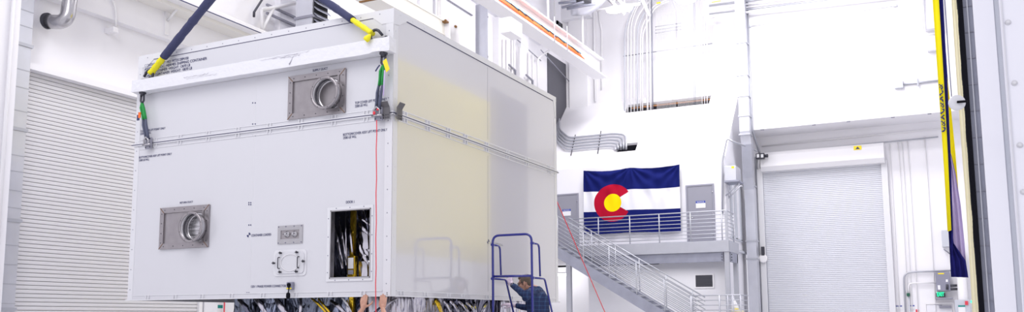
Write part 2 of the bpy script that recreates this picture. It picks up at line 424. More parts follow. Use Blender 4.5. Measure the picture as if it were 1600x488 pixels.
# small screw dots
g = G()
for (px, py) in ((395, 161), (399, 161), (395, 194), (399, 194), (395, 212), (399, 212), (389, 317), (392, 317), (389, 320), (392, 320), (389, 352), (392, 352), (386, 458), (389, 458), (605, 458), (605, 461), (611, 186), (214, 224), (214, 229), (217, 222), (217, 230)):
    q = F(px, py); g.lathe((q.x, -.001, q.z), (0, -1, 0), [(.009, 0), (.009, .003)], 8)
o = g.build('screw_heads', 'ink', cont); o['kind'] = 'stuff'
# ---- duct ports
def duct_port(name, x0, x1, z0, z1, ring_px, inner):
    g = G(); f = .075; d = .028
    o = [(x0, z0), (x1, z0), (x1, z1), (x0, z1)]; i = [(x0+f, z0+f), (x1-f, z0+f), (x1-f, z1-f), (x0+f, z1-f)]
    root = None
    gg = G()
    gg.box((x0+f*.5, -.008, z0+f*.5), (x1-f*.5, -.001, z1-f*.5))
    root = gg.build(name, 'stainless', cont)
    for k in range(4):
        a, b = o[k], o[(k+1) % 4]; c, e2 = i[(k+1) % 4], i[k]
        g = G(); mk = lambda q, yy: (q[0], yy, q[1])
        # strip with small gaps at mitres
        def sh(p, q, t=.008): return (p[0]+(q[0]-p[0])*t, p[1]+(q[1]-p[1])*t)
        A, B, C2, E2 = sh(a, b), sh(b, a), sh(c, e2), sh(e2, c)
        g.hexa([mk(A, -.003), mk(B, -.003), mk(C2, -.003), mk(E2, -.003)], [mk(A, -d), mk(B, -d), mk(C2, -d), mk(E2, -d)])
        g.build('frame_strip', 'stainless', root)
    g = G(); g.box((x1-f-.045, -.028, z0+f), (x1-f-.018, -.008, z1-f)); g.box((x1-f-.015, -.020, z0+f), (x1-f, -.008, z1-f)); g.build('frame_lip', 'stainless', root)
    g = G()
    for k in range(4):
        t = .02
        a, c = o[k], i[k]; dx, dz = c[0]-a[0], c[1]-a[1]
        n = V((-dz, 0, dx)).normalized()*.003
        g.hexa([V((a[0], -d, a[1]))-n, V((a[0], -d, a[1]))+n, V((c[0], -d, c[1]))+n, V((c[0], -d, c[1]))-n],
               [V((a[0], -d-.003, a[1]))-n, V((a[0], -d-.003, a[1]))+n, V((c[0], -d-.003, c[1]))+n, V((c[0], -d-.003, c[1]))-n])
    g.build('weld_seam', 'rust', root)
    g = G()
    g.box((x0+f, -.0275, z0+f-.005), (x1-f, -.020, z0+f)); g.box((x0+f-.004, -.0275, z0+f), (x0+f, -.02, z1-f)); g.box((x0+f, -.0275, z1-f), (x1-f, -.02, z1-f+.005)); g.box((x1-f, -.0275, z0+f), (x1-f+.005, -.02, z1-f))
    g.build('frame_gap', 'darksteel', root)
    L = .145
    c = F(*ring_px, off=-L)
    R = .184
    c0 = V((c.x, -.008, c.z))
    g = G(); g.lathe(c0, (0, -1, 0), [(R, 0), (R, L-.012), (R-.006, L-.012), (R-.006, 0)], 40, close=True)
    cr = g.build('collar', 'stainless2', root)
    g = G(); g.lathe(c0, (0, -1, 0), [(R-.008, L-.016), (R+.026, L-.016), (R+.026, L-.006), (R-.008, L-.006)], 40, close=True); g.build('collar_flange', 'stainless', cr)
    g = G(); g.lathe(c0, (0, -1, 0), [(R-.02, .004), (R+.025, .004), (R+.025, .010), (R-.02, .010)], 40, close=True); g.build('base_flange', 'stainless2', cr)
    g = G(); g.lathe(c0, (0, -1, 0), [(R-.008, .001), (R-.008, .004)], 40); g.build('duct_screen', inner, cr)
    g = G(); g.lathe(c0, (0, -1, 0), [(R-.016, L*.45), (R-.004, L*.45), (R-.004, L*.5), (R-.016, L*.5)], 40, close=True); g.build('inner_ring', 'darksteel', cr)
    g = G()
    for k in range(8):
        a = k*PI/4+.3; g.lathe((c.x+math.cos(a)*(R+.012), -L, c.z+math.sin(a)*(R+.012)), (0, -1, 0), [(.008, -.004), (.006, .004)], 8)
    oo = g.build('flange_bolts', 'darksteel', cr); oo['kind'] = 'stuff'
    g = G()
    for sx in (0, 1):
        for t in (.15, .38, .62, .85): g.lathe((x0+.035 if sx == 0 else x1-.035, -d, z0+(z1-z0)*t), (0, -1, 0), [(.007, 0), (.006, .004)], 8)
    for sz in (0, 1):
        for t in (.1, .3, .5, .7, .9): g.lathe((x0+(x1-x0)*t, -d, z0+.035 if sz == 0 else z1-.035), (0, -1, 0), [(.007, 0), (.006, .004)], 8)
    oo = g.build('frame_screws', 'darksteel', root); oo['kind'] = 'stuff'
    return root
def brushed():
    m = mat('brushed_duct_liner', (.72, .71, .72), .25, .9)
    nt = m.node_tree; b = nt.nodes['Principled BSDF']; tc = nt.nodes.new('ShaderNodeTexCoord'); mp = nt.nodes.new('ShaderNodeMapping')
    mp.inputs['Scale'].default_value = (3, 3, 60); n = nt.nodes.new('ShaderNodeTexNoise'); n.inputs['Scale'].default_value = 1.2
    nt.links.new(tc.outputs['Object'], mp.inputs[0]); nt.links.new(mp.outputs[0], n.inputs['Vector'])
    r = nt.nodes.new('ShaderNodeValToRGB'); r.color_ramp.elements[0].position = .35; r.color_ramp.elements[1].position = .65
    r.color_ramp.elements[0].color = (.25, .24, .26, 1); r.color_ramp.elements[1].color = (.85, .84, .86, 1)
    nt.links.new(n.outputs['Fac'], r.inputs[0]); nt.links.new(r.outputs[0], b.inputs['Base Color'])
    return m
M['brushed'] = brushed()
duct_port('supply_duct_port', -1.590, -.689, 4.272, 4.840, (506, 144.5), 'stainless')
duct_port('return_duct_port', -3.782, -2.880, 2.690, 3.260, (297, 355), 'brushed')
# ---- lettering
def txt(s, size, px, py, width_px=None, **k):
    q = F(px, py, -.0055); w = None
    if width_px: w = (F(px+width_px, py, -.003)-q).length
    # width along the plane only
    if width_px: w = abs(F(px+width_px, py, -.003).x-q.x)
    return lettering(s, size, (q.x, -.0055, q.z), cont, width=w, **k)
txt('SUPPLY DUCT', .040, 488.5, 112, 23.5); txt('RETURN DUCT', .036, 281, 318.5, 20.5); txt('DOOR 1', .045, 540.5, 318.2, 13)
txt('TOP COVER LIFT POINT ONLY', .044, 554.5, 163, 50); txt('2500 LB WLL', .044, 554.5, 168, 20)
txt('BOTTOM/COVER ASSY LIFT POINT ONLY', .044, 536, 212.5, 69); txt('2500 LB WLL', .044, 536, 217.5, 21)
txt('TOP COVER LIFT POINT ONLY', .042, 219, 207, 39); txt('2500 LB WLL', .042, 219, 211, 17)
txt('BOTTOM/COVER ASSY LIFT POINT ONLY', .042, 217, 248, 51); txt('2500 LB WLL', .042, 217, 252.5, 16)
for i, (s, px, py, wd) in enumerate((('CONTAINER ASSY NO: MT25120M100', 226, 105, 68), ('ASSET NO/DESC: HERMES SHIPPING CONTAINER', 225.5, 110.6, 97), ('EMPTY CONTAINER WEIGHT: 13070 LB', 225.5, 116.0, 71), ('LOADED CONTAINER WEIGHT: 18070 LB', 225.5, 121.2, 74))):
    txt(s, .055, px, py, wd)
txt('CONTAINER LOADED', .042, 392.5, 370, 31); txt('120V 1 PHASE POWER CONNECTOR', .042, 392, 450, 55)
def cg_mark(P, r, right):
    g = G(); right = V(right); up = V((0, 0, 1))
    for a0 in (0, PI):
        pts = [V(P)]+[V(P)+(right*math.cos(a0+PI/2*k/6)+up*math.sin(a0+PI/2*k/6))*r for k in range(7)]
        g.poly(pts)
    return g.build('gravity_mark', 'ink', cont)
q = F(388.5, 367.5, -.003); cg_mark(q, .032, (1, 0, 0))
q = onx(.003, 763, 378); cg_mark(q, .035, (0, 1, 0))
lettering('LOADED C.G.', .045, (.003, q.y+.06, q.z-.03), cont, right=(0, 1, 0), m='framegrey', width=.42)
# ---- door opening frame
g = G()
x0, x1, z0, z1 = -.935, -.255, 2.19, 3.10
for (l, h) in (((x0, -.012, z0), (dxa, 0, z1)), ((dxb, -.012, z0), (x1, 0, z1)), ((dxa, -.012, z0), (dxb, 0, dza)), ((dxa, -.012, dzb), (dxb, 0, z1))): g.box(l, h)
df = g.build('door_frame', 'conttrim', cont)
g = G()
for (l, h) in (((dxa-.001, -.018, dza), (dxa+.012, .06, dzb)), ((dxb-.012, -.018, dza), (dxb+.001, .06, dzb)), ((dxa, -.018, dza-.001), (dxb, .06, dza+.014)), ((dxa, -.018, dzb-.014), (dxb, .06, dzb+.001))): g.box(l, h)
g.build('frame_lip', 'stainless2', df)
g = G()
for t in (.12, .35, .6, .85):
    for x in (x0+.02, x1-.012): g.lathe((x, -.012, z0+(z1-z0)*t), (0, -1, 0), [(.006, 0), (.005, .004)], 8)
for t in (.2, .5, .8):
    for z in (z0+.015, z1-.015): g.lathe((x0+(x1-x0)*t, -.012, z), (0, -1, 0), [(.006, 0), (.005, .004)], 8)
o = g.build('frame_screws', 'ink', df); o['kind'] = 'stuff'
# ---- recessed valve panel
x0, x1, z0, z1 = -1.712, -1.316, 2.680, 2.912
g = G(); m1 = .05
for (l, h) in (((x0, -.012, z0), (x0+m1, 0, z1)), ((x1-m1, -.012, z0), (x1, 0, z1)), ((x0+m1, -.012, z0), (x1-m1, 0, z0+.06)), ((x0+m1, -.012, z1-.06), (x1-m1, 0, z1))): g.box(l, h)
vp_ = g.build('valve_panel', 'stainless2', cont)
g = G(); g.box((x0+m1, -.004, z0+.06), (x1-m1, -.001, z1-.06)); g.build('panel_back', 'stainless', vp_)
for fx in (.38, .68):
    c = V((x0+(x1-x0)*fx, -.004, (z0+z1)/2+.002))
    g = G(); g.lathe(c, (0, -1, 0), [(.040, 0), (.040, .008), (.030, .010), (.030, .03), (.018, .032), (.018, .05), (.012, .052)], 20); va = g.build('valve', 'stainless2', vp_)
    g = G(); g.tube([c+V((-.03, -.045, .0)), c+V((.03, -.045, .006))], .006, 8); g.build('valve_handle', 'darksteel', va)
g = G()
for fx in (.04, .33, .66, .96):
    for fz in (.06, .94): g.lathe((x0+(x1-x0)*fx, -.012, z0+(z1-z0)*fz), (0, -1, 0), [(.006, 0), (.006, .004)], 8)
o = g.build('panel_screws', 'ink', vp_); o['kind'] = 'stuff'
# ---- access hatch with wing latches
x0, x1, z0, z1 = -1.765, -1.245, 2.275, 2.605
def rrect(x0, x1, z0, z1, r, y):
    pts = []
    for cx_, cz_, a in ((x1-r, z1-r, 0), (x0+r, z1-r, PI/2), (x0+r, z0+r, PI), (x1-r, z0+r, 1.5*PI)):
        for k in range(6): t = a+PI/2*k/5; pts.append((cx_+r*math.cos(t), y, cz_+r*math.sin(t)))
    return pts
hat = G().hexa(rrect(x0, x1, z0, z1, .05, 0), rrect(x0, x1, z0, z1, .05, -.010)).build('access_hatch', 'conttrim', cont)
G().hexa(rrect(x0+.03, x1-.03, z0+.03, z1-.03, .05, -.010), rrect(x0+.03, x1-.03, z0+.03, z1-.03, .05, -.022)).build('hatch_cover', 'cont', hat)
cx_, cz_ = (x0+x1)/2, (z0+z1)/2
for s in (-1, 1):
    g = G(); X = cx_+s*.155
    g.tube(fillet([(X, -.022, cz_+.07), (X, -.055, cz_+.07), (X, -.055, cz_-.07), (X, -.022, cz_-.07)], .02), .006, 8); g.build('hatch_handle', 'darksteel', hat)
for (dx, dz) in ((-.13, .125), (.13, .125), (-.13, -.115), (.13, -.115), (-.235, 0), (.235, .01)):
    g = G(); c = V((cx_+dx, -.022, cz_+dz)); g.lathe(c, (0, -1, 0), [(.012, 0), (.012, .02), (.007, .022), (.007, .034)], 12)
    g.box(c+V((-.022, -.034, -.005)), c+V((.022, -.026, .005)), .002); g.box(c+V((-.005, -.034, -.018)), c+V((.005, -.026, .018)), .002)
    g.build('wing_latch', 'darksteel', hat)
g = G(); pts = [(cx_+.02+.15*math.cos(t*PI/12), -.028, cz_+.105*math.sin(t*PI/12)) for t in range(2, 24)]; g.tube(pts, .0045, 6); o = g.build('retaining_cable', 'steelwhite', hat)
# ---- power connector
q0, q1 = F(447, 453, -.05), F(456.5, 441, -.05)
pc = G().box((q0.x, -.05, q0.z), (q1.x, 0, q1.z), .008).build('power_inlet_box', 'elec', cont)
G().lathe(((q0.x+q1.x)/2, -.05, (q0.z+q1.z)/2+.01), (0, -1, 0), [(.026, 0), (.026, .015), (.012, .02)], 14).build('socket', 'black', pc)
G().box((q0.x+.008, -.054, q0.z+.006), (q1.x-.008, -.049, q0.z+.022)).build('rating_label', 'yellowtag', pc)
# ---- corner guide plates
def guide(name, P, ax):
    x, z0, z1 = P
    g = G()
    prof = [(0.012, ZS-.075), (.012, ZS+.065), (.055, ZS+.125), (.050, ZS+.132), (.002, ZS+.07), (.002, ZS-.075)]
    a0, a1 = (-.125, -.012) if ax == 'f' else (.012, .125)
    if ax == 'f': g.hexa([(a0, -.046-d, z) for d, z in prof], [(a1, -.046-d, z) for d, z in prof])
    else: g.hexa([(.046+d, a0, z) for d, z in prof], [(.046+d, a1, z) for d, z in prof])
    o = g.build('corner_guide', 'guide', cont)
    g = G()
    for dz in (-.058, -.025):
        for t in (.3, .6, .85):
            if ax == 'f': g.lathe((a0+(a1-a0)*t, -.058, ZS+dz), (0, -1, 0), [(.007, 0), (.006, .005)], 8)
            else: g.lathe((.058, a0+(a1-a0)*t, ZS+dz), (1, 0, 0), [(.007, 0), (.006, .005)], 8)
    b = g.build('guide_bolts', 'darksteel', o); b['kind'] = 'stuff'
guide('front', (0, 0, 0), 'f'); guide('side', (0, 0, 0), 's')
# lift lugs at the seam
def lug(px, py):
    q = F(px, py, -.085); g = G(); g.box((q.x-.055, -.075, ZS-.085), (q.x+.055, -.045, ZS+.075), .004)
    o = g.build('lift_lug', 'framegrey', cont)
    g = G()
    for dz in (-.065, .055):
        for dx in (-.04, .04): g.lathe((q.x+dx, -.075, ZS+dz), (0, -1, 0), [(.009, 0), (.007, .007)], 8)
    b = g.build('lug_bolts', 'darksteel', o); b['kind'] = 'stuff'
    return V((q.x, -.09, ZS))
lr, ll = lug(590, 183), lug(230, 227)
# power plug and cable hanging from inlet: own thing
q = F(451, 455, -.09)
pl = thing('power_plug', 'black plug hanging on a short cable below the grey power inlet', 'plug', q)
G().tube([V(((q0.x+q1.x)/2, -.07, q0.z+.03)), V((q.x+.015, -.10, q.z+.06)), V((q.x, -.09, q.z+.01)), V((q.x-.01, -.085, q.z-.02))], .007, 8).build('cable', 'black', pl)
G().lathe(V((q.x-.01, -.085, q.z-.02)), (0, 0, -1), [(.016, 0), (.026, .02), (.026, .06), (.014, .075)], 14).build('plug_body', 'black', pl)

# ============================================================ LIFT BEAM + RIGGING
bm_ = thing('lifting_beam', 'long lifting beam wrapped in scuffed white plastic film, across the container front', 'beam', (-2.15, -.08, 4.93))
g = G(); nX = 90
zb, ztp = 4.925, 5.10
rings = []
for i in range(nX+1):
    x = -4.31+(4.31+.045)*i/nX
    w = []
    cs = [(-.155, zb), (-.155, zb+.06), (-.155, zb+.12), (-.155, ztp), (-.08, ztp), (-.008, ztp), (-.008, zb), (-.08, zb)]
    bulge = .018 if (x < -4.05 or x > -.22) else .004
    for (yy_, zz_) in cs:
        n1 = noise.noise(V((x*7, yy_*20, zz_*20)))
        s = 1 if yy_ < -.1 else 0
        w.append(g.b.verts.new((x, yy_-s*abs(n1)*bulge, zz_+n1*bulge)))
    rings.append(w)
for i in range(nX):
    for j in range(8): g.b.faces.new((rings[i][j], rings[i][(j+1) % 8], rings[i+1][(j+1) % 8], rings[i+1][j])).smooth = False
g.b.faces.new(rings[0]); g.b.faces.new(rings[-1][::-1])
g.build('wrapped_beam', 'film', bm_)
g = G()
for (xa, xb, zz, tt) in ((-1.95, -1.35, ztp-.030, .0028), (-1.75, -1.15, ztp-.018, .0025), (-1.62, -1.3, ztp-.045, .0028), (-3.3, -2.85, ztp-.085, .003), (-3.25, -2.7, ztp-.11, .002)):
    n_ = 14; pts = [(xa+(xb-xa)*k/n_, -.162, zz+.018*noise.noise(V((k*.9, zz*9, 0)))) for k in range(n_+1)]
    g.tube(pts, [tt*(.3+abs(noise.noise(V((k*1.7, xa, 2)))*1.4)) for k in range(n_+1)], 5)
g.tube([(-1.42, -.162, ztp-.06), (-1.44, -.162, ztp-.10), (-1.47, -.162, zb+.03)], [.0015, .004, .008], 5)
g.build('film_tear', 'scuff', bm_)
# hook point of the slings (above the frame)
HOOK = V((-2.2, 2.5, 7.75))
def shackle(g, c, axis, size, wth=.01):
    """bow shackle: U opening along -axis with pin"""
    ax = V(axis).normalized(); sd = V((1, 0, 0)); sd = (sd-ax*sd.dot(ax)).normalized()
    pts = [c-sd*size*.42-ax*size*.5, c-sd*size*.55+ax*size*.1]+[c+(-sd*math.cos(t*PI/8)+ax*math.sin(t*PI/8))*size*.55+ax*size*.15 for t in range(1, 8)]+[c+sd*size*.55+ax*size*.1, c+sd*size*.42-ax*size*.5]
    g.tube(pts, wth, 8)
    return g
def sling(px_a, px_b, px_c, lab, xa):
    """beam eye a -> yellow end b -> sleeve to hook"""
    base = V((xa, -.085, ztp+.0))
    d = (HOOK-base); L = d.length; d.normalize()
    def at(t): return base+d*t
    return base, d, L, at
# right upper sling
b1 = V((-.12, -.08, ztp)); b2 = V((-4.14, -.08, ztp))
HK = ony(-.16, 392, -79)
for (bb, nm, t_sh, t_y, lab) in ((b1, 'r', .16, .52, 'navy-sleeved lifting sling with yellow end rising from right end of the wrapped beam'),
                                 (b2, 'l', .14, .46, 'navy-sleeved lifting sling with yellow end rising from left end of the wrapped beam')):
    d = (HK-bb); L = d.length; d.normalize()
    sl = thing('lifting_sling', lab, 'sling', bb+d*t_sh, 'upper lifting slings')
    n_ = 40; t1 = t_y; sag = lambda t: V((0, 0, 0))
    g = G(); k_ = 12
    g.tube([bb+d*(t_sh+(t_y+.03-t_sh)*k/k_) for k in range(k_+1)], [.052+.005*math.sin(k*1.7) for k in range(k_+1)], 14, flat=.65).build('yellow_eye', 'yellow', sl)
    g = G()
    g.tube([bb+d*(t_y+(L-t_y)*k/n_) for k in range(n_+1)], [.060 if k == 0 else .066+.010*noise.noise(V((k*.6, 3, bb.x)))+.008*noise.noise(V((k*1.9, 1, 0))) for k in range(n_+1)], 16, flat=.75).build('sleeve', 'navy', sl)
    s1 = thing('shackle', ('dark steel shackle joining right yellow sling eye to the beam' if nm == 'r' else 'dark steel shackle joining left yellow sling eye to the beam'), 'shackle', bb, 'upper sling shackles')
    g = G(); shackle(g, bb+d*.09, d, .13, .018).build('bow', 'darksteel', s1)
    g = G(); sd = V((1, 0, 0)); g.tube([bb+d*.02-sd*.085, bb+d*.02+sd*.085], .018, 10); g.tube([bb+d*.02+sd*.075, bb+d*.02+sd*.10], .03, 6); g.build('pin', 'darksteel', s1)
    if nm == 'r':
        g = G(); g.lathe(bb+V((-.13, -.12, .00)), (.5, .1, .5), [(.034, -.03), (.042, 0), (.028, .04), (.010, .07)], 10)
        tag(g.build('padding_bundle', 'yellow', None, True), 'yellow rolled cloth tucked beside the right beam shackle', 'padding')
# lower slings (beam underside to seam lugs)
def lower(xs, lg, lab, tagside):
    top = V((xs, -.10, zb)); 
    s1 = thing('beam_shackle', ('dark steel link under the '+tagside+' end of the wrapped beam'), 'shackle', top, 'links under the beam')
    g = G(); g.tube([top+V((-.025, 0, .0)), top+V((-.03, 0, -.12)), top+V((0, 0, -.165)), top+V((.03, 0, -.12)), top+V((.025, 0, 0))], .014, 8); g.build('bow', 'darksteel', s1)
    g = G(); g.lathe(top+V((0, 0, .001)), (0, 0, -1), [(.05, 0), (.05, .02), (.03, .03), (.03, .05)], 12); g.build('swivel', 'darksteel', s1)
    a = top+V((0, 0, -.155)); e = lg+V((0, 0, .05)); mid = a+(e-a)*.46
    sl = thing('green_sling', lab, 'sling', e, 'lower lifting slings')
    for (p, q_, mm, nm2) in ((a, mid, 'green', 'green_eye'), (mid, e, 'graysleeve', 'grey_sleeve')):
        g = G(); off = .022 if nm2 == 'green_eye' else .026
        for s in (-1, 1):
            w0 = .2 if nm2 == 'green_eye' else 1
            g.tube([p+V((s*off*w0, 0, 0)), p+(q_-p)*.3+V((s*off, -.01, 0)), p+(q_-p)*.7+V((s*off*1.1, -.008*s, 0)), q_+V((s*off*(1 if nm2 == 'green_eye' else .8), 0, 0))], [.020, .026, .027, .024], 10, flat=.6)
        g.build(nm2, mm, sl)
    s2 = thing('seam_shackle', 'small steel shackle at the '+tagside+' seam lug of the container', 'shackle', lg, 'seam shackles')
    g = G(); g.tube([lg+V((-.04, -.01, -.03)), lg+V((-.045, -.02, .03)), lg+V((0, -.02, .075)), lg+V((.045, -.02, .03)), lg+V((.04, -.01, -.03))], .011, 8); g.build('bow', 'stainless2', s2)
    g = G(); g.tube([lg+V((-.075, -.01, -.03)), lg+V((.075, -.01, -.03))], .013, 8); g.build('pin', 'stainless2', s2)
    return a
lower(-.075, lr, 'green and grey sling hanging from right beam end to the seam lug', 'right')
lower(-4.15, ll, 'green and grey sling hanging from left beam end to the seam lug', 'left')
q = F(601, 103, -.13)
tg = G().hexa([q+V((-.03, 0, .06)), q+V((.02, 0, .09)), q+V((.07, 0, -.05)), q+V((.02, .005, -.08))], [q+V((-.03, .006, .06)), q+V((.02, .006, .09)), q+V((.07, .006, -.05)), q+V((.02, .011, -.08))]).build('sling_tag', 'yellowtag')
tag(tg, 'yellow inspection tag tied at the top of right green sling', 'tag')
q = F(590, 106, -.13)
tag(G().tube([q+V((.03, 0, .03)), q+V((0, 0, 0)), q+V((-.03, 0, -.04))], .008, 6).build('tie_strap', 'ink'), 'short navy tie strap poking out left of right green sling', 'strap')
q = F(596, 160, -.14)
tag(G().tube([F(601, 110, -.13), F(600, 130, -.14), F(599, 150, -.13)], .008, 6).build('purple_strap', 'banlav'), 'thin purple strap beside the right green sling', 'strap')
tag(G().box(F(217, 188, -.13), F(214.8, 180, -.12)).build('blue_tag', 'ink'), 'small navy tag beside the left green sling', 'tag')
tag(G().box(F(219, 184, -.14), F(217, 176, -.13)).build('red_tag', 'orange'), 'small red tag beside the left green sling', 'tag')
# red cords
cd = G(); A = ony(-.16, 588.5, 188); B = ony(-.2, 587, 500); B = B+(B-A)*.5
cd.tube([A+(B-A)*k/20+V((.004*math.sin(k*2.1), 0, 0)) for k in range(21)], .006, 7)
tag(cd.build('tag_line', 'red'), 'red cord hanging straight down from right seam shackle', 'cord')
g = G(); g.ell(lr+V((-.01, -.055, -.01)), (.018, .014, .022)); g.ell(lr+V((.035, -.05, .03)), (.014, .012, .014)); tag(g.build('cord_knot', 'red', None, True), 'knot of red cord at right seam shackle', 'knot')
A = V((-.12, 5.15, 4.19)); q2 = ony(7.5, 945, 488); d = q2-onx(-.12, 870, 316)
A = onx(-.12, 862, 296); B = q2+(q2-A)*.12
tag(G().tube([A+(B-A)*k/12 for k in range(13)], .008, 7).build('guide_rope', 'red'), 'red rope running diagonally from behind the container past the staircase', 'rope')

# ============================================================ PAYLOAD
pay = thing('wrapped_payload', 'tall payload wrapped in crinkled silver and dark film under the container', 'payload', (-1.6, 2.4, .5))
def crinkle(x0, x1, y0, y1, z0, z1, nx, ny, nz, amp, mname, name, seed):
    g = G(); out = []
    def P(x, y, z):
        n = noise.noise_vector(V((x*2.3+seed, y*2.3, z*.8)))*amp*1.3+noise.noise_vector(V((x*7+seed, y*7, z*2.6)))*amp*.7
        return V((x, y, z))+V((n.x, n.y, n.z*.4))
    cache = {}
    def v(x, y, z):
        k = (round(x, 4), round(y, 4), round(z, 4))
        if k not in cache: cache[k] = g.b.verts.new(P(x, y, z))
        return cache[k]
    L = lambda a, b, n: [a+(b-a)*i/n for i in range(n+1)]
    X, Y, Z = L(x0, x1, nx), L(y0, y1, ny), L(z0, z1, nz)
    for i in range(nx):
        for k in range(nz):
            g.b.faces.new((v(X[i], y0, Z[k]), v(X[i+1], y0, Z[k]), v(X[i+1], y0, Z[k+1]), v(X[i], y0, Z[k+1])))
            g.b.faces.new((v(X[i], y1, Z[k]), v(X[i], y1, Z[k+1]), v(X[i+1], y1, Z[k+1]), v(X[i+1], y1, Z[k])))
    for i in range(ny):
        for k in range(nz):
            g.b.faces.new((v(x1, Y[i], Z[k]), v(x1, Y[i+1], Z[k]), v(x1, Y[i+1], Z[k+1]), v(x1, Y[i], Z[k+1])))
            g.b.faces.new((v(x0, Y[i], Z[k]), v(x0, Y[i], Z[k+1]), v(x0, Y[i+1], Z[k+1]), v(x0, Y[i+1], Z[k])))
    for i in range(nx):
        for k in range(ny):
            for z in (z0, z1): g.b.faces.new((v(X[i], Y[k], z), v(X[i+1], Y[k], z), v(X[i+1], Y[k+1], z), v(X[i], Y[k+1], z)))
    return g.build(name, mname, pay, smooth=True)
crinkle(-2.90, -.55, .62, 4.4, .5, 4.6, 40, 50, 60, .09, 'foildark', 'dark_film', 3.)
crinkle(-2.86, -2.0, .46, 1.3, .5, 2.35, 22, 20, 50, .06, 'foilblue', 'blue_film', 9.)
crinkle(-2.0, -.95, .50, 1.2, .5, 2.3, 26, 16, 50, .07, 'foilblue', 'blue_film', 19.)
crinkle(-.62, -.16, .42, 1.55, .5, 2.6, 16, 30, 50, .05, 'foil', 'silver_film', 5.)
crinkle(-.50, -.18, 3.3, 4.3, .5, 2.5, 12, 26, 40, .05, 'foil', 'silver_film', 25.)
crinkle(-.60, -.26, 1.6, 3.3, .5, 2.9, 12, 44, 50, .06, 'foildark', 'dark_film', 45.)
def strap(a, b, wd, mname='gold', off=V((0, 0, 0))):
    a, b = V(a), V(b); n_ = 16; g = G()
    g.tube([a+(b-a)*k/n_+V((noise.noise(V((k*.7, 0, a.x)))*.012, 0, 0)) for k in range(n_+1)], wd, 6, flat=.25, up=(1, 0, 0))
    return g
# gold strap visible in the doorway and below
q = F(553, 400, .40)
G().box((q.x-.035, .36, .5), (q.x+.03, .40, 3.2)).build('gold_strap', 'gold', pay)
# bright film sheets seen through the doorway and below
def sheet(pts, mname, off=.05, w=.035, y0=.38, name='film_fold'):
    P = [F(px, py, y0-k*.01) for k, (px, py) in enumerate(pts)]
    n_ = len(P); g = G()
    g.tube(P, [w*(.25+.75*math.sin(PI*(k+.5)/n_)) for k in range(n_)], 6, flat=.35, up=(0, 1, 0)); return g.build(name, mname, pay)
for pts, w in (([(522, 350), (526, 370), (531, 395), (535, 420)], .030), ([(530, 345), (534, 365), (538, 390), (541, 415)], .022), ([(540, 332), (540, 360), (541, 390), (541, 412)], .014),
               ([(546, 352), (548, 372), (551, 398)], .020), ([(560, 338), (568, 344), (578, 352)], .02), ([(560, 348), (568, 358), (579, 368)], .03), ([(559, 372), (564, 392), (571, 402)], .026), ([(562, 384), (568, 400), (579, 416)], .035)):
    sheet(pts, 'foil', w=w, y0=.36)
G().box(F(560.5, 409, .36), F(579, 432, .40)).build('film_patch', 'foil', pay)
G().box(F(562, 362, .38), F(580, 400, .42)).build('film_patch', 'foil', pay)
q0_, q1_ = F(544.5, 423, .30), F(553, 403, .30)
bx_ = G().box((q0_.x-.02, .30, q0_.z-.08), (q1_.x+.012, .37, q1_.z+.02), .006).build('instrument_mount', 'gold', pay)
G().box((q0_.x, .285, q0_.z+.02), (q1_.x, .30, q1_.z), .004).build('instrument_face', 'sign', bx_)
G().box((q0_.x, .285, q0_.z-.05), (q1_.x, .30, q0_.z+.005), .004).build('connector_block', 'framegrey', bx_)
for (x, y) in ((.04, .0), (-.02, 0)):
    pass
for pts, w, mm in (([(398, 466), (408, 476), (416, 492)], .05, 'foil'), ([(372, 468), (384, 480), (392, 495)], .04, 'foildark'), ([(430, 466), (438, 478), (450, 494)], .05, 'foil'), ([(470, 466), (470, 480), (468, 495)], .03, 'foil'),
                   ([(486, 466), (498, 476), (512, 492)], .02, 'gold'), ([(497, 467), (508, 480), (520, 495)], .02, 'gold'), ([(516, 470), (530, 480), (545, 495)], .03, 'foil'), ([(541, 470), (544, 482), (546, 495)], .035, 'foil'), ([(534, 466), (541, 474), (549, 488)], .015, 'steelwhite'),
                   ([(620, 466), (608, 474), (590, 492)], .02, 'foil'), ([(597, 478), (585, 490), (575, 500)], .02, 'foildark')):
    sheet(pts, mm, w=w, y0=.34)
def sside(pts, w, mm):
    P = [onx(-.12, px, py) for (px, py) in pts]; n_ = len(P); g = G()
    g.tube(P, [w*(.4+.6*math.sin(PI*(k+.5)/n_)) for k in range(n_)], 6, flat=.3, up=(1, 0, 0)); g.build('film_fold', mm, pay)
for pts, w, mm in (([(680, 468), (686, 478), (692, 494)], .05, 'gold'), ([(703, 470), (712, 480), (722, 496)], .03, 'foil'), ([(716, 470), (727, 481), (738, 496)], .03, 'foil'), ([(728, 472), (738, 482), (750, 497)], .025, 'foil'), ([(741, 472), (742, 484), (743, 497)], .05, 'foil'), ([(694, 470), (702, 482), (708, 496)], .03, 'foil'), ([(762, 473), (756, 482), (750, 497)], .05, 'foil')):
    sside(pts, w, mm)
# pedestal
g = G()
for x in (-2.6, -.8):
    for y in (.9, 4.0): g.box((x-.1, y-.1, 0), (x+.1, y+.1, .6))
g.box((-2.8, .7, .35), (-.5, 4.3, .5)); g.build('support_stand', 'framegrey', pay)

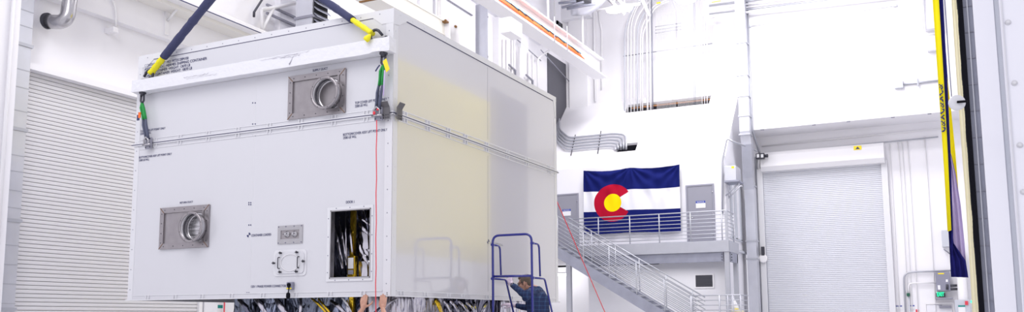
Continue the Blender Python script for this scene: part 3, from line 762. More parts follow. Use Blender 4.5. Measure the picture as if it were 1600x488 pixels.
# ============================================================ PEOPLE
def remesh(o, vox, sm=2):
    r = o.modifiers.new('remesh', 'REMESH'); r.mode = 'VOXEL'; r.voxel_size = vox; r.use_smooth_shade = True
    s = o.modifiers.new('smooth', 'SMOOTH'); s.factor = .5; s.iterations = sm
    return o
def hand(g, W, Fd, N, T, curls, thumb, sc=1., spread=.1, infl=0.):
    """W wrist, Fd finger direction, N back-of-hand normal, T thumb side"""
    W, Fd, N, T = V(W), V(Fd).normalized(), V(N).normalized(), V(T).normalized()
    Fd = (Fd-N*Fd.dot(N)).normalized(); T = N.cross(Fd)*(1 if N.cross(Fd).dot(T) > 0 else -1)
    s = sc
    L = [(.030, .085, .043, .026, .020), (.010, .089, .048, .030, .021), (-.011, .084, .044, .028, .020), (-.030, .076, .034, .021, .018)]
    for i, (t, m_, a1, a2, a3) in enumerate(L):
        K = W+Fd*m_*s+T*t*s
        g.caps(W+T*t*.6*s+Fd*.012*s, K, .0135*s+infl, .0115*s+infl, 10)
        d = (Fd+T*t*spread*20*s).normalized(); p = K; ang = 0
        for j, (ln, r0, r1) in enumerate(((a1, .0100, .0090), (a2, .0090, .0082), (a3, .0082, .0070))):
            ang += curls[i][j] if isinstance(curls[0], (list, tuple)) else curls[j]
            dd = d*math.cos(ang)-N*math.sin(ang); e = p+dd*ln*s; g.caps(p, e, r0*s+infl, r1*s+infl, 10); p = e
    # palm fill
    g.caps(W+Fd*.03*s+T*.018*s, W+Fd*.06*s+T*.02*s, .015*s+infl, .015*s+infl, 10); g.caps(W+Fd*.03*s-T*.018*s, W+Fd*.06*s-T*.015*s, .014*s+infl, .014*s+infl, 10)
    # thumb
    p = W+Fd*.018*s+T*.022*s-N*.006*s
    for (dv, ln, r0, r1) in ((thumb[0], .042, .0145, .0115), (thumb[1], .032, .011, .0100), (thumb[2], .025, .0100, .0080)):
        dd = (Fd*dv[0]+T*dv[1]-N*dv[2]).normalized(); e = p+dd*ln*s; g.caps(p, e, r0*s+infl, r1*s+infl, 10); p = e
    return g
# ---------- man on the ladder
man = thing('person', 'man with brown hair, glasses, navy plaid shirt and pale gloves on the blue ladder', 'person', (.70, 2.72, .75))
HC = ony(2.60, 820.5, 443.5)              # head centre
sL, sR = V((.67, 2.46, 2.075)), V((.66, 2.86, 2.06))
eL = ony(2.26, 822, 463); wL = ony(2.40, 799.5, 445)
eR, wR = V((.45, 2.96, 1.885)), onx(.20, 804, 478)
neck = V((.665, 2.655, 2.13)); chest = V((.68, 2.655, 1.95)); waist = V((.70, 2.66, 1.72)); pel = V((.76, 2.68, 1.55))
fd = (V((-1, -.10, -.18))).normalized(); sd = V((.10, -1, 0)).normalized(); upv = sd.cross(fd)*-1
if upv.z < 0: upv = -upv
def H(f, s, u): return HC+fd*f+sd*s+upv*u
g = G()
Rm = Matrix((fd, sd, upv)).transposed()
g.ell(H(-.012, 0, .032), (.096, .074, .085), Rm.to_4x4()); g.ell(H(.02, 0, -.03), (.072, .060, .080), Rm.to_4x4())
g.ell(H(.055, 0, -.088), (.030, .030, .024), Rm.to_4x4())                    # chin
g.ell(H(.072, 0, .030), (.022, .052, .014), Rm.to_4x4())                    # brow
g.caps(H(.082, 0, .015), H(.108, 0, -.022), .009, .0135); g.ell(H(.098, .010, -.026), (.010, .008, .008), Rm.to_4x4()); g.ell(H(.098, -.010, -.026), (.010, .008, .008), Rm.to_4x4())
g.ell(H(.080, 0, -.055), (.014, .026, .006), Rm.to_4x4()); g.ell(H(.077, 0, -.066), (.013, .023, .007), Rm.to_4x4())
for s in (-1, 1):
    g.ell(H(.058, s*.036, -.022), (.026, .024, .024), Rm.to_4x4())
    g.ell(H(-.012, s*.076, -.008), (.018, .009, .030), Rm.to_4x4()); g.caps(H(-.02, s*.08, .016), H(-.022, s*.082, -.012), .006, .005); g.ell(H(-.004, s*.076, -.036), (.008, .007, .009), Rm.to_4x4())
g.caps(H(-.035, 0, -.05), neck, .060, .066); g.caps(neck, chest, .07, .12); g.caps(chest+V((0, .09, 0)), waist+V((0, .05, 0)), .11, .11); g.caps(chest-V((0, .09, 0)), waist-V((0, .05, 0)), .11, .11)
g.caps(waist, pel, .13, .14)
for (s_, e_, w_) in ((sL, eL, wL), (sR, eR, wR)):
    g.caps(neck+(s_-neck)*.4, s_, .06, .055); g.caps(s_, e_, .050, .040); g.caps(e_, w_, .038, .026)
for s in (-1, 1):
    hip = pel+V((0, s*.09, -.02)); kn = V((.56, 2.68+s*.10, 1.18)); an = V((.72, 2.70+s*.10, .84)); g.caps(hip, kn, .085, .055); g.caps(kn, an, .055, .038); g.caps(an+V((.03, 0, -.045)), an+V((-.17, 0, -.06)), .035, .03)
# hands (bare shape; gloves cover them)
gl = G(); gl2 = G()
LF = (V((.325, 2.44, 2.335))-wL).normalized()
hand(gl, wL+LF*.01, V((-.5, .05, .75)), V((-.1, -.9, .4)), V((-.6, -.2, .3)), (.55, .9, .6), ((.5, .6, .4), (.7, .2, .5), (.8, 0, .4)), 1.02, infl=.0015)
hand(gl2, wR+V((-.03, 0, .005)), V((-1, 0, .18)), V((.15, -.35, .9)), V((0, -1, -.2)), (.12, .35, .45), ((.6, .6, .3), (.9, .3, .3), (1, 0, .2)), 1.02, infl=.0015)
hand(g, wL+LF*.01, V((-.5, .05, .75)), V((-.1, -.9, .4)), V((-.6, -.2, .3)), (.55, .9, .6), ((.5, .6, .4), (.7, .2, .5), (.8, 0, .4)), 1.0)
hand(g, wR+V((-.03, 0, .005)), V((-1, 0, .18)), V((.15, -.35, .9)), V((0, -1, -.2)), (.12, .35, .45), ((.6, .6, .3), (.9, .3, .3), (1, 0, .2)), 1.0)
remesh(g.build('body', 'skin', man), .0055, 2)
gl.caps(wL-LF*.012, wL+LF*.02, .030, .030); gl2.caps(wR+V((.005, 0, 0)), wR+V((-.03, 0, .004)), .030, .029)
remesh(gl.build('glove', 'glove', man), .0035, 1); remesh(gl2.build('glove', 'glove', man), .0035, 1)
# shirt
g = G()
g.caps(neck+V((.012, 0, -.012)), chest, .076, .14); g.caps(chest+V((.0, .085, .02)), waist+V((.01, .055, 0)), .130, .125); g.caps(chest+V((0, -.085, .02)), waist+V((.01, -.055, 0)), .130, .125)
g.caps(chest+V((.05, 0, .04)), waist+V((.05, 0, 0)), .125, .125)
g.caps(waist, pel+V((0, 0, -.04)), .145, .165)
for (s_, e_, w_, k) in ((sL, eL, wL, .86), (sR, eR, wR, .84)):
    g.caps(neck+(s_-neck)*.4, s_, .085, .070); g.caps(s_, e_, .068, .055); we = e_+(w_-e_)*k; g.caps(e_, we, .052, .041)
    for q_ in range(5):
        t = q_/5; p = s_+(e_-s_)*t; g.caps(p+V((.02, -.02, .03)), p+V((-.03, .02, -.03)), .052, .052)
sh = remesh(g.build('shirt', 'plaid', man), .008, 3)
dt = bpy.data.textures.new('cloth_folds', 'CLOUDS'); dt.noise_scale = .09
dm = sh.modifiers.new('folds', 'DISPLACE'); dm.texture = dt; dm.strength = .022; dm.mid_level = .5
# collar
g = G(); g.tube([neck+V((.05*math.cos(a)-.0, .055*math.sin(a), .028+.012*math.cos(a))) for a in [PI*2*k/16 for k in range(17)]], .018, 8); g.build('collar', 'plaid', man)
# trousers and boots
g = G(); g.caps(pel+V((0, 0, .02)), pel+V((0, 0, -.05)), .15, .145)
for s in (-1, 1):
    hip = pel+V((0, s*.09, -.02)); kn = V((.56, 2.68+s*.10, 1.18)); an = V((.72, 2.70+s*.10, .86)); g.caps(hip, kn, .10, .07); g.caps(kn, an, .07, .055)
remesh(g.build('trousers', 'jeans', man), .01, 2)
for s in (-1, 1):
    an = V((.72, 2.70+s*.10, .84)); g = G(); g.caps(an+V((.03, 0, -.042)), an+V((-.18, 0, -.05)), .045, .04); g.caps(an, an+V((.01, 0, -.03)), .05, .05); remesh(g.build('boot', 'black', man), .008, 2)
# hair
g = G()
g.ell(H(-.030, 0, .048), (.096, .079, .080), Rm.to_4x4()); g.ell(H(.035, 0, .088), (.055, .058, .028), Rm.to_4x4()); g.ell(H(-.072, 0, .0), (.046, .066, .070), Rm.to_4x4())
for s in (-1, 1): g.ell(H(.012, s*.066, .040), (.030, .012, .040), Rm.to_4x4()); g.ell(H(.014, s*.070, .005), (.008, .007, .026), Rm.to_4x4())
remesh(g.build('hair', 'hair', man), .005, 2)
# glasses
g = G()
for s in (-1, 1):
    c = H(.093, s*.033, .008); pts = [c+sd*math.cos(a)*.025+upv*math.sin(a)*.016 for a in [2*PI*k/14 for k in range(15)]]; g.tube(pts, .0022, 6)
    g.tube([H(.093, s*.058, .012), H(.05, s*.075, .014), H(-.012, s*.083, .018)], .0026, 6)
g.tube([H(.094, -.010, .012), H(.097, 0, .015), H(.094, .010, .012)], .002, 6)
gs = g.build('glasses', 'darksteel', man)
for s in (-1, 1): G().lathe(H(.093, s*.033, .008), fd, [(.023, 0), (.023, .002)], 14).build('lens', 'glasslens', gs)
# watch
ax = (eL-wL).normalized(); c = wL+ax*.028
g = G(); g.lathe(c, ax, [(.033, -.011), (.036, -.011), (.036, .011), (.033, .011)], 20, close=True); wt = g.build('wristwatch', 'black', man)
n_ = (CAM-c); n_ = (n_-ax*n_.dot(ax)).normalized(); n_ = (n_+V((-.3, 0, .3))).normalized(); n_ = (n_-ax*n_.dot(ax)).normalized()
G().lathe(c+n_*.032, n_, [(.019, 0), (.019, .008), (.015, .010)], 18).build('watch_case', 'stainless2', wt)
G().lathe(c+n_*.0415, n_, [(.013, 0), (.013, .002)], 18).build('watch_dial', 'ink', wt)

# ---------- worker whose hands hold the bottom edge
wk = thing('person', 'worker with bare forearms, both hands gripping the container bottom edge', 'person', (-.02, -.62, 0))
WA, WB = ony(-.135, 567.5, 482), ony(-.135, 598, 482)
EA, EB = ony(-.34, 548, 512), ony(-.34, 606, 514)
g = G()
fcurl = ((.3, .6, .7), (.25, .55, .7), (.27, .6, .7), (.35, .65, .8))
hand(g, WA, (.02, .02, 1), (.4, -.9, .15), (1, 0, 0), fcurl, ((.35, .9, .0), (.6, .7, 0), (.85, .4, 0)), 1.08, spread=.02)
hand(g, WB, (.0, .02, 1), (.4, -.9, .15), (-1, 0, 0), fcurl, ((.6, .5, .7), (.8, .1, .6), (.9, 0, .5)), 1.08, spread=.02)
for (w_, e_, s_) in ((WA, EA, V((-.24, -.62, 1.42))), (WB, EB, V((.16, -.62, 1.42)))):
    g.caps(w_+V((0, 0, -.005)), w_+V((0, 0, .02)), .025, .026); g.caps(e_+(w_-e_)*.45, w_, .040, .025); g.caps(e_, e_+(w_-e_)*.5, .042, .041); g.caps(s_, e_, .052, .043)
cx0 = -.04
g.ell((cx0, -.60, 1.60), (.075, .095, .115)); g.caps((cx0, -.62, 1.50), (cx0, -.62, 1.42), .06, .07); g.caps((cx0-.16, -.62, 1.40), (cx0+.16, -.62, 1.40), .08, .08); g.caps((cx0, -.62, 1.35), (cx0, -.62, 1.0), .14, .13)
g.ell((cx0, -.50, 1.585), (.014, .016, .02))
for s in (-1, 1): g.caps((cx0+s*.09, -.62, .98), (cx0+s*.10, -.62, .5), .09, .06); g.caps((cx0+s*.10, -.62, .5), (cx0+s*.10, -.62, .09), .055, .04); g.caps((cx0+s*.10, -.64, .045), (cx0+s*.10, -.48, .04), .04, .035)
remesh(g.build('body', 'skin', wk), .005, 2)
g = G(); g.caps((cx0-.15, -.62, 1.39), (cx0+.15, -.62, 1.39), .095, .095); g.caps((cx0, -.62, 1.33), (cx0, -.62, .98), .165, .155)
for (e_, s_) in ((EA, V((-.24, -.62, 1.42))), (EB, V((.16, -.62, 1.42)))): g.caps(s_, s_+(e_-s_)*.55, .075, .065)
remesh(g.build('shirt', 'plaid', wk), .01, 2)
g = G()
for s in (-1, 1): g.caps((cx0+s*.085, -.62, .98), (cx0+s*.10, -.62, .5), .105, .075); g.caps((cx0+s*.10, -.62, .5), (cx0+s*.10, -.62, .12), .07, .06)
remesh(g.build('trousers', 'jeans', wk), .01, 2)
g = G(); g.ell((cx0, -.62, 1.635), (.083, .10, .095)); remesh(g.build('hair', 'hair', wk), .008, 1)
for (w_, tt) in ((WA, 1), (WB, -1)): pass

# ============================================================ ROLLING LADDER
YL = 2.0
xa, xb = .325, .916
lad = thing('rolling_ladder', 'blue tubular rolling ladder with guard rails beside the container', 'ladder', ((xa+xb)/2, 2.6, 0))
g = G(); tr_ = .0165
g.tube(fillet([(xa+.01, YL, .10), (xa, YL, 2.86), (xb-.01, YL, 2.86), (xb+.01, YL, .10)], .10, 8), tr_, 12).build('guard_hoop', 'blue', lad)
G().tube([(xa, YL, 2.305), (xb, YL, 2.300)], tr_, 10).build('crossbar', 'blue', lad)
G().box((xa-.012, YL-.018, 1.745), (xb+.022, YL+.018, 1.800), .005).build('toe_board', 'blue', lad)
for x, s in ((xa, -1), (xb, 1)):
    G().tube(fillet([(x, YL+.01, 2.735), (x+.0, YL+.22, 2.735), (x+.005, YL+.24, 2.30)], .07), .0135, 10).build('side_rail', 'blue', lad)
    G().tube(fillet([(x, YL+.01, 2.275), (x, YL+.40, 2.275), (x+.005, YL+1.25, .65), (x+.005, YL+1.35, .45)], .05), .0135, 10).build('handrail', 'blue', lad)
    for z in (2.735, 2.275): G().lathe((x, YL-.02, z), (0, 1, 0), [(.022, 0), (.022, .05)], 10).build('clamp', 'blue', lad)
    G().tube([(x, YL+1.55, .06), (x, YL+.35, 1.62)], .02, 8).build('stringer', 'blue', lad)
for k in range(7):
    z = .25+k*.215; y = YL+1.42-k*.152*1.05
    G().box((xa, y-.11, z-.02), (xb, y+.11, z), .005).build('step', 'stainless', lad)
G().tube(fillet([(xb-.02, YL+.05, 1.79), (xb+.05, YL+.06, 1.80), (xb+.10, YL+.10, 1.75), (xb+.1, YL+.15, 1.6)], .03), .012, 8).build('lever', 'framegrey', lad)
for x in (xa, xb):
    for y in (YL, YL+1.5): G().lathe((x-.02, y, .06), (1, 0, 0), [(.06, 0), (.06, .04)], 16).build('caster', 'black', lad)

# ============================================================ MEZZANINE ROOMS (structure)
zdeck = 4.47
XR = -1.44                    # right end of facade
ze = 7.77                     # eave
struct(G().box((XL, YF, zdeck+.0), (XR, YF+.2, ze)).build('wall_mezzanine', 'wall2'))
struct(G().box((-6.95, YF, 0), (XR, YF+.2, zdeck)).build('wall_lower_room', 'wall2'))
g = G(); RSL = 1.03; zt = 7.77+RSL*(YUL-YF)
g.hexa([(XR, YF+.2, 0), (XR, YB, 0), (XR, YB, 4.4), (XR, YUL, 4.4), (XR, YUL, zt-.16), (XR, YF+.2, ze+.2*RSL-.16)], [(XR-.15, YF+.2, 0), (XR-.15, YB, 0), (XR-.15, YB, 4.4), (XR-.15, YUL, 4.4), (XR-.15, YUL, zt-.16), (XR-.15, YF+.2, ze+.2*RSL-.16)])
struct(g.build('wall_mezzanine_side', 'wall2'))
# sloped roof with two openings
P0 = V((0, YF, ze)); sl_v = V((0, YUL-YF, zt-ze)); sn = V((0, -(zt-ze), YUL-YF)).normalized(); slen = sl_v.length; sdir = sl_v.normalized()
def SP(px, py):
    p = onplane(px, py, P0, sn); return p.x, (p-P0).dot(sdir)
def S3(x, t, off=0.): return V((x, P0.y, P0.z))+sdir*t+sn*off
xA0, tA0 = SP(962, 237); xA1, tA1 = SP(997, 223); xB0, tB0 = SP(976, 177); xB1, tB1 = SP(1108, 161)
tA0, tA1 = min(tA0, tA1), max(tA0, tA1); tB0, tB1 = min(tB0, tB1)-.02, max(tB0, tB1)
tA0 = SP(975, 237)[1]; tA1 = SP(990, 223)[1]; tB0 = SP(1040, 169.5)[1]; tB1 = SP(1040, 157.5)[1]
g = G(); th = .12
def strip(x0, x1, t0, t1):
    g.hexa([S3(x0, t0), S3(x1, t0), S3(x1, t1), S3(x0, t1)], [S3(x0, t0, -th), S3(x1, t0, -th), S3(x1, t1, -th), S3(x0, t1, -th)])
XR0 = XR; XR = XR+.02; strip(XL, XR, 0, tA0); strip(XL, xA0, tA0, tA1); strip(xA1, XR, tA0, tA1); strip(XL, XR, tA1, tB0); strip(XL, xB0, tB0, tB1); strip(xB1, XR, tB0, tB1); strip(XL, XR, tB1, slen); XR = XR0
struct(g.build('wall_sloped_roof', 'wall'))
struct(G().box((XL, YUL-.06, ze-.1), (XR-.16, YUL-.01, zt-.35)).build('wall_roof_cavity_shade', 'louver'))  # dark panel added behind the slot, its colour giving the cavity shade
o = G().hexa([S3(xB0+.15, tB1-.05, -th-.03), S3(xB1, tB1-.05, -th-.03), S3(xB1, tB1, -th-.03), S3(xB0+.15, tB1, -th-.03)], [S3(xB0+.15, tB1-.05, -th-.08), S3(xB1, tB1-.05, -th-.08), S3(xB1, tB1, -th-.08), S3(xB0+.15, tB1, -th-.08)]).build('trim_2', 'wood'); struct(o)
# doors of the mezzanine
def person_door(nm, x0, x1, z0, z1, Y, m='doorgrey', swing=1, sign=True, closer=False):
    g = G(); f = .06
    g.box((x0-f, Y-.05, z0), (x0, Y+.01, z1+f)); g.box((x1, Y-.05, z0), (x1+f, Y+.01, z1+f)); g.box((x0, Y-.05, z1), (x1, Y+.01, z1+f))
    d = struct(g.build(nm, 'framegrey' if m == 'doorgrey' else 'steelwhite'))
    lf = G().box((x0+.005, Y-.035, z0+.01), (x1-.005, Y+.01, z1-.005), .004).build('door_leaf', m, d)
    hx = x0+.10 if swing > 0 else x1-.10
    G().tube([(hx, Y-.09, z0+1.0), (hx+.12*swing, Y-.09, z0+1.0)], .012, 8).build('door_handle', 'stainless2', d)
    if sign:
        sx = x0+(x1-x0)*.5; s = G().box((sx-.16, Y-.045, z0+1.36), (sx+.20, Y-.036, z0+1.63)).build('notice_sign', 'sign', d)
        G().box((sx-.16, Y-.049, z0+1.545), (sx+.20, Y-.0455, z0+1.63)).build('sign_header', 'signblue', s)
        lettering('NOTICE', .075, (sx-.11, Y-.052, z0+1.56), s, 'sign', width=.26)
    if closer:
        G().box((x0+(x1-x0)*.5, Y-.12, z1-.14), (x0+(x1-x0)*.95, Y-.045, z1-.05), .01).build('door_closer', 'framegrey', d)
        G().tube([(x0+(x1-x0)*.6, Y-.10, z1-.04), (x0+(x1-x0)*.3, Y-.14, z1+.0)], .012, 6).build('closer_arm', 'framegrey', d)
    for k in (.15, .5, .88): G().tube([(x1-.0 if swing > 0 else x0, Y-.045, z0+(z1-z0)*k-.05), (x1-.0 if swing > 0 else x0, Y-.045, z0+(z1-z0)*k+.05)], .012, 6).build('hinge', 'stainless2', d)
    return d
a, b = ony(YF, 1074, 290), ony(YF, 1113, 287)
person_door('door_3', a.x, b.x, zdeck+.02, zdeck+2.22, YF)
b = ony(YF, 902, 304)
person_door('door_4', b.x-.95, b.x, zdeck+.02, zdeck+2.22, YF)
# lower opening / window
a, b = ony(YF, 1087.5, 449), ony(YF, 1113.5, 430)
w_ = G(); f = .05
w_.box((a.x-f, YF-.04, a.z-f), (b.x+f, YF, a.z)); w_.box((a.x-f, YF-.04, b.z), (b.x+f, YF, b.z+f)); w_.box((a.x-f, YF-.04, a.z), (a.x, YF, b.z)); w_.box((b.x, YF-.04, a.z), (b.x+f, YF, b.z))
wi = struct(w_.build('window_1', 'wall'))
g = G(); n_ = 12
for k in range(n_):
    z = a.z+(b.z-a.z)*k/n_; g.hexa([(a.x, YF-.03, z), (a.x, YF-.002, z+.03), (a.x, YF-.002, z+.045), (a.x, YF-.03, z+.015)], [(b.x, YF-.03, z), (b.x, YF-.002, z+.03), (b.x, YF-.002, z+.045), (b.x, YF-.03, z+.015)])
g.build('louver_slats', 'louver', wi)
# side wall panel of mezzanine (recessed window-like frame)
g = G()
def XS(px, py, off=.0): return onx(XR+off, px, py)
for k in ((1141, 1144), (1147, 1150), (1155, 1157)):
    p = XS(k[0], 330); q_ = XS(k[1], 330); g.box((XR, p.y, 4.75), (XR+.04, q_.y, 7.0))
g.box((XR, XS(1139, 340).y, 4.70), (XR+.04, XS(1158, 340).y, 4.78)); struct(g.build('window_2', 'elec2'))
struct(G().box((XR, YF+.2, 4.25), (XR+.10, YB, 4.34)).build('trim_3', 'elec2'))
# flag (top-level thing, hangs on facade)
def flag():
    A, B = ony(YF-.06, 913, 267.5), ony(YF-.06, 1063, 258)
    C_, D = ony(YF-.06, 1065, 362), ony(YF-.06, 913.5, 366.5)
    nx, nz = 120, 70
    g = G(); vs = []
    for i in range(nx+1):
        u = i/nx; top = A.lerp(B, u); bot = D.lerp(C_, u)
        sag = -.07*math.sin(PI*((u/.5) % 1.))**1 if True else 0
        col_ = []
        for k in range(nz+1):
            v = k/nz; p = bot.lerp(top, v)
            s2 = sag*max(0, (v-.5)/.5)
            p = p+V((0, 0, s2-.02*math.sin(u*9)*(1-v)))
            w = 0
            for hx in (0., .5, 1.):
                dx = (u-hx)*3.4; dz = (1-v)*2.4+.05; ang = math.atan2(dx, dz); rr = math.hypot(dx, dz)
                w += .062*math.sin(ang*13+hx*5)*math.exp(-rr*1.1)*min(1, rr*2)
            w += .034*math.sin(u*34+1.2*math.sin(v*4+u*3))*(1-v)*.9+.012*math.sin(u*60+v*9)*v
            col_.append(g.b.verts.new(p+V((0, -.11+w, 0))))
        vs.append(col_)
    uv = g.b.loops.layers.uv.new('UVMap')
    for i in range(nx):
        for k in range(nz):
            f = g.b.faces.new((vs[i][k], vs[i+1][k], vs[i+1][k+1], vs[i][k+1])); f.smooth = True
            for l, (a_, b_) in zip(f.loops, ((i, k), (i+1, k), (i+1, k+1), (i, k+1))): l[uv].uv = (a_/nx, b_/nz)
    m = bpy.data.materials.new('flag_cloth'); m.use_nodes = True; nt = m.node_tree; bs = nt.nodes['Principled BSDF']; bs.inputs['Roughness'].default_value = .85; bs.inputs['Specular IOR Level'].default_value = .15
    tc = nt.nodes.new('ShaderNodeTexCoord'); sp = nt.nodes.new('ShaderNodeSeparateXYZ'); nt.links.new(tc.outputs['UV'], sp.inputs[0])
    def mth(op, a_, b_=None):
        n = nt.nodes.new('ShaderNodeMath'); n.operation = op
        for i_, x in enumerate((a_, b_)):
            if x is None: continue
            if isinstance(x, (int, float)): n.inputs[i_].default_value = x
            else: nt.links.new(x, n.inputs[i_])
        return n.outputs[0]
    U, Vv = sp.outputs[0], sp.outputs[1]
    x = mth('MULTIPLY', mth('SUBTRACT', U, .312), 1.52); y = mth('SUBTRACT', Vv, .475)
    r = mth('SQRT', mth('ADD', mth('MULTIPLY', x, x), mth('MULTIPLY', y, y)))
    blue = mth('ADD', mth('GREATER_THAN', Vv, .665), mth('LESS_THAN', Vv, .345))
    gold = mth('LESS_THAN', r, .140); disc = mth('LESS_THAN', r, .295)
    notch = mth('MULTIPLY', mth('GREATER_THAN', x, 0.0), mth('LESS_THAN', mth('ABSOLUTE', y), mth('MULTIPLY', x, .62)))
    cut = mth('MULTIPLY', mth('GREATER_THAN', x, .245), 1.0)
    redm = mth('MULTIPLY', disc, mth('SUBTRACT', 1.0, mth('MAXIMUM', notch, cut)))
    def mix(f, a_, b_):
        n = nt.nodes.new('ShaderNodeMix'); n.data_type = 'RGBA'; nt.links.new(f, n.inputs[0])
        for s_, x_ in ((6, a_), (7, b_)):
            if isinstance(x_, tuple): n.inputs[s_].default_value = (*x_, 1)
            else: nt.links.new(x_, n.inputs[s_])
        return n.outputs[2]
    c = mix(blue, (.75, .75, .80), (.005, .010, .115)); c = mix(redm, c, (.40, .003, .025)); c = mix(gold, c, (.90, .66, .0))
    nt.links.new(c, bs.inputs['Base Color'])
    fl = g.build('flag', m, None, fix=False)
    tag(fl, 'blue and white striped flag with red letter C around gold disc, on white wall', 'flag')
flag()
# ---------------- balcony
YR = 23.0
xr = ony(YR, 1138, 376).x     # -1.06
bal = thing('steel_balcony', 'galvanised steel balcony deck on two posts in front of the flag wall', 'balcony', (-5, 23.8, 0))
G().box((XL+.1, YR+.05, zdeck-.08), (xr-.02, YF-.003, zdeck)).build('deck', 'galvbeam', bal)
G().box((XL+.1, YR-.06, zdeck-.42), (xr+.02, YR+.05, zdeck-.02), .006).build('edge_channel', 'galvrail', bal)
G().box((xr-.04, YR+.05, zdeck-.42), (xr+.03, YF-.003, zdeck-.02), .006).build('side_channel', 'galvrail', bal)
G().box((-7.0, YR+.02, zdeck-.76), (xr-.2, YR+.12, zdeck-.42), .004).build('support_beam', 'galvbeam', bal)
G().box((xr-.06, YR+.2, zdeck-.76), (xr+.02, YF-.2, zdeck-.42), .004).build('support_beam', 'galvbeam', bal)
G().box((xr-.16, YR-.02, 0), (xr, YR+.14, zdeck-.42), .01).build('post', 'galvrail', bal)
yq = YF-.25
G().box((xr-.14, yq-.08, 0), (xr+.02, yq+.08, zdeck-.42), .01).build('post', 'galvrail', bal)
pp = ony(YR-.1, 888, 440)
G().box((pp.x-.09, YR-.1, 0), (pp.x+.09, YR+.08, zdeck-.42), .01).build('post', 'galvrail', bal)
g = G()
for z in (0, .1, .2): g.lathe((xr-.24, YR-.0, zdeck-.70+z), (0, -1, 0), [(.018, -.02), (.018, .03)], 8)
for z in (0, .1, .2): g.lathe((xr+.03, YR+.3, zdeck-.70+z), (1, 0, 0), [(.018, -.02), (.018, .02)], 8)
o = g.build('bolts', 'darksteel', bal); o['kind'] = 'stuff'
# railing of balcony
rl = thing('balcony_railing', 'galvanised railing of horizontal pipes along the balcony front and right end', 'railing', (-3, YR, zdeck))
zr = zdeck+1.05
x0r = ony(YR, 888, 343).x
for k in range(8):
    z = zr-k*.135; r_ = .022 if k == 0 else .015
    G().tube(fillet([(x0r, YR, z), (xr-.05, YR, z), (xr-.05, YF-.35, z)], .05), r_, 8).build('rail', 'galvrail', rl)
for px in (935, 984, 1030, 1079, 1128):
    q_ = ony(YR, px, 355); G().tube([(q_.x, YR, zdeck-.02), (q_.x, YR, zr)], .022, 8).build('rail_post', 'galvrail', rl)
G().tube([(xr-.05, YF-.45, zdeck-.02), (xr-.05, YF-.45, zr)], .022, 8).build('rail_post', 'galvrail', rl)
G().box((xr-.09, YR-.03, zdeck-.05), (xr-.0, YR+.04, zr), .004).build('rail_post', 'galvrail', rl)
# ---------------- staircase
YS0, YS1 = 21.55, 22.75
st = thing('staircase', 'galvanised steel staircase descending to the right below the balcony', 'stairs', (-2.5, 22.1, 0))
s_a, s_b = ony(YS0, 870, 385), ony(YS0, 1040, 488)
slope = (s_b.z-s_a.z)/(s_b.x-s_a.x)
xe = ony(YS0, 1082, 480).x; xs = s_a.x-1.2
def zs(x): return s_a.z+(x-s_a.x)*slope
x_end = ony(YS0, 1080, 470).x
for y in (YS0, YS1):
    G().hexa([(xs, y-.03, zs(xs)), (x_end+.2, y-.03, zs(x_end+.2)), (x_end+.2, y-.03, zs(x_end+.2)-.42), (xs, y-.03, zs(xs)-.42)], [(xs, y+.03, zs(xs)), (x_end+.2, y+.03, zs(x_end+.2)), (x_end+.2, y+.03, zs(x_end+.2)-.42), (xs, y+.03, zs(xs)-.42)]).build('stringer', 'galvbeam', st)
nst = 22
for k in range(nst):
    x = xs+.15+(x_end-xs)*k/nst; z = zs(x)-.10
    G().box((x-.14, YS0+.03, z-.04), (x+.14, YS1-.03, z)).build('tread', 'galvrail', st)
zL = zs(x_end+.25)-.05
G().box((x_end+.1, YS0-.03, zL-.25), (ony(YS0, 1160, 480).x, YS1+.03, zL)).build('landing', 'galvbeam', st)
for x in (x_end+.2, ony(YS0, 1150, 480).x):
    for y in (YS0, YS1): G().box((x-.06, y-.06, 0), (x+.06, y+.06, zL-.25)).build('landing_post', 'galvrail', st)
G().box((xs-1.2, YS0-.03, zs(xs)-.4), (xs+.1, YS1+.3, zs(xs)-.02)).build('upper_landing', 'galvbeam', st)
# stair railings (each side)
def srail(y, lab, pxtop, posts):
    r = thing('stair_railing', lab, 'railing', (x_end, y, zs(x_end)), 'stair railings')
    q_ = ony(y, *pxtop); h = q_.z-zs(q_.x)
    xe2 = x_end+.18
    for k in range(8):
        dz = h-k*.142; r_ = .022 if k == 0 else .015
        if dz < .08: continue
        x0_ = xs+.5 if y == YS0 else ony(y, 888, 343).x
        G().tube([(x0_, y, zs(x0_)+dz), (xe2, y, zs(xe2)+dz)], r_, 8).build('rail', 'galvrail', r)
    for px in posts:
        q2 = ony(y, px, 420); G().tube([(q2.x, y, zs(q2.x)-.1), (q2.x, y, zs(q2.x)+h)], .022, 8).build('rail_post', 'galvrail', r)
    return h
h0_ = srail(YS0, 'near side railing of the staircase with sloping galvanised pipes', (905, 358), (872, 912, 952, 994, 1037, 1079))
h1_ = srail(YS1, 'far side railing of the staircase with sloping galvanised pipes', (985, 397), (925, 962, 999, 1040, 1081))
lr_ = thing('landing_railing', 'level galvanised railing around the lower stair landing at right', 'railing', (x_end+1, YS0, zL))
xl1 = ony(YS0, 1157, 465).x; zt_ = ony(YS0, 1110, 462).z; x_l0 = ony(YS0, 1077, 462).x
for k in range(6):
    z = zt_-k*.165
    G().tube(fillet([(x_l0, YS0, z), (xl1, YS0, z), (xl1, YS1, z)], .05), .022 if k == 0 else .015, 8).build('rail', 'galvrail', lr_)
for px in (1079, 1124, 1137, 1145, 1157):
    q_ = ony(YS0, px, 465); G().tube([(q_.x, YS0, zL), (q_.x, YS0, zt_)], .03 if px == 1124 else .022, 8).build('rail_post', 'galvrail', lr_)
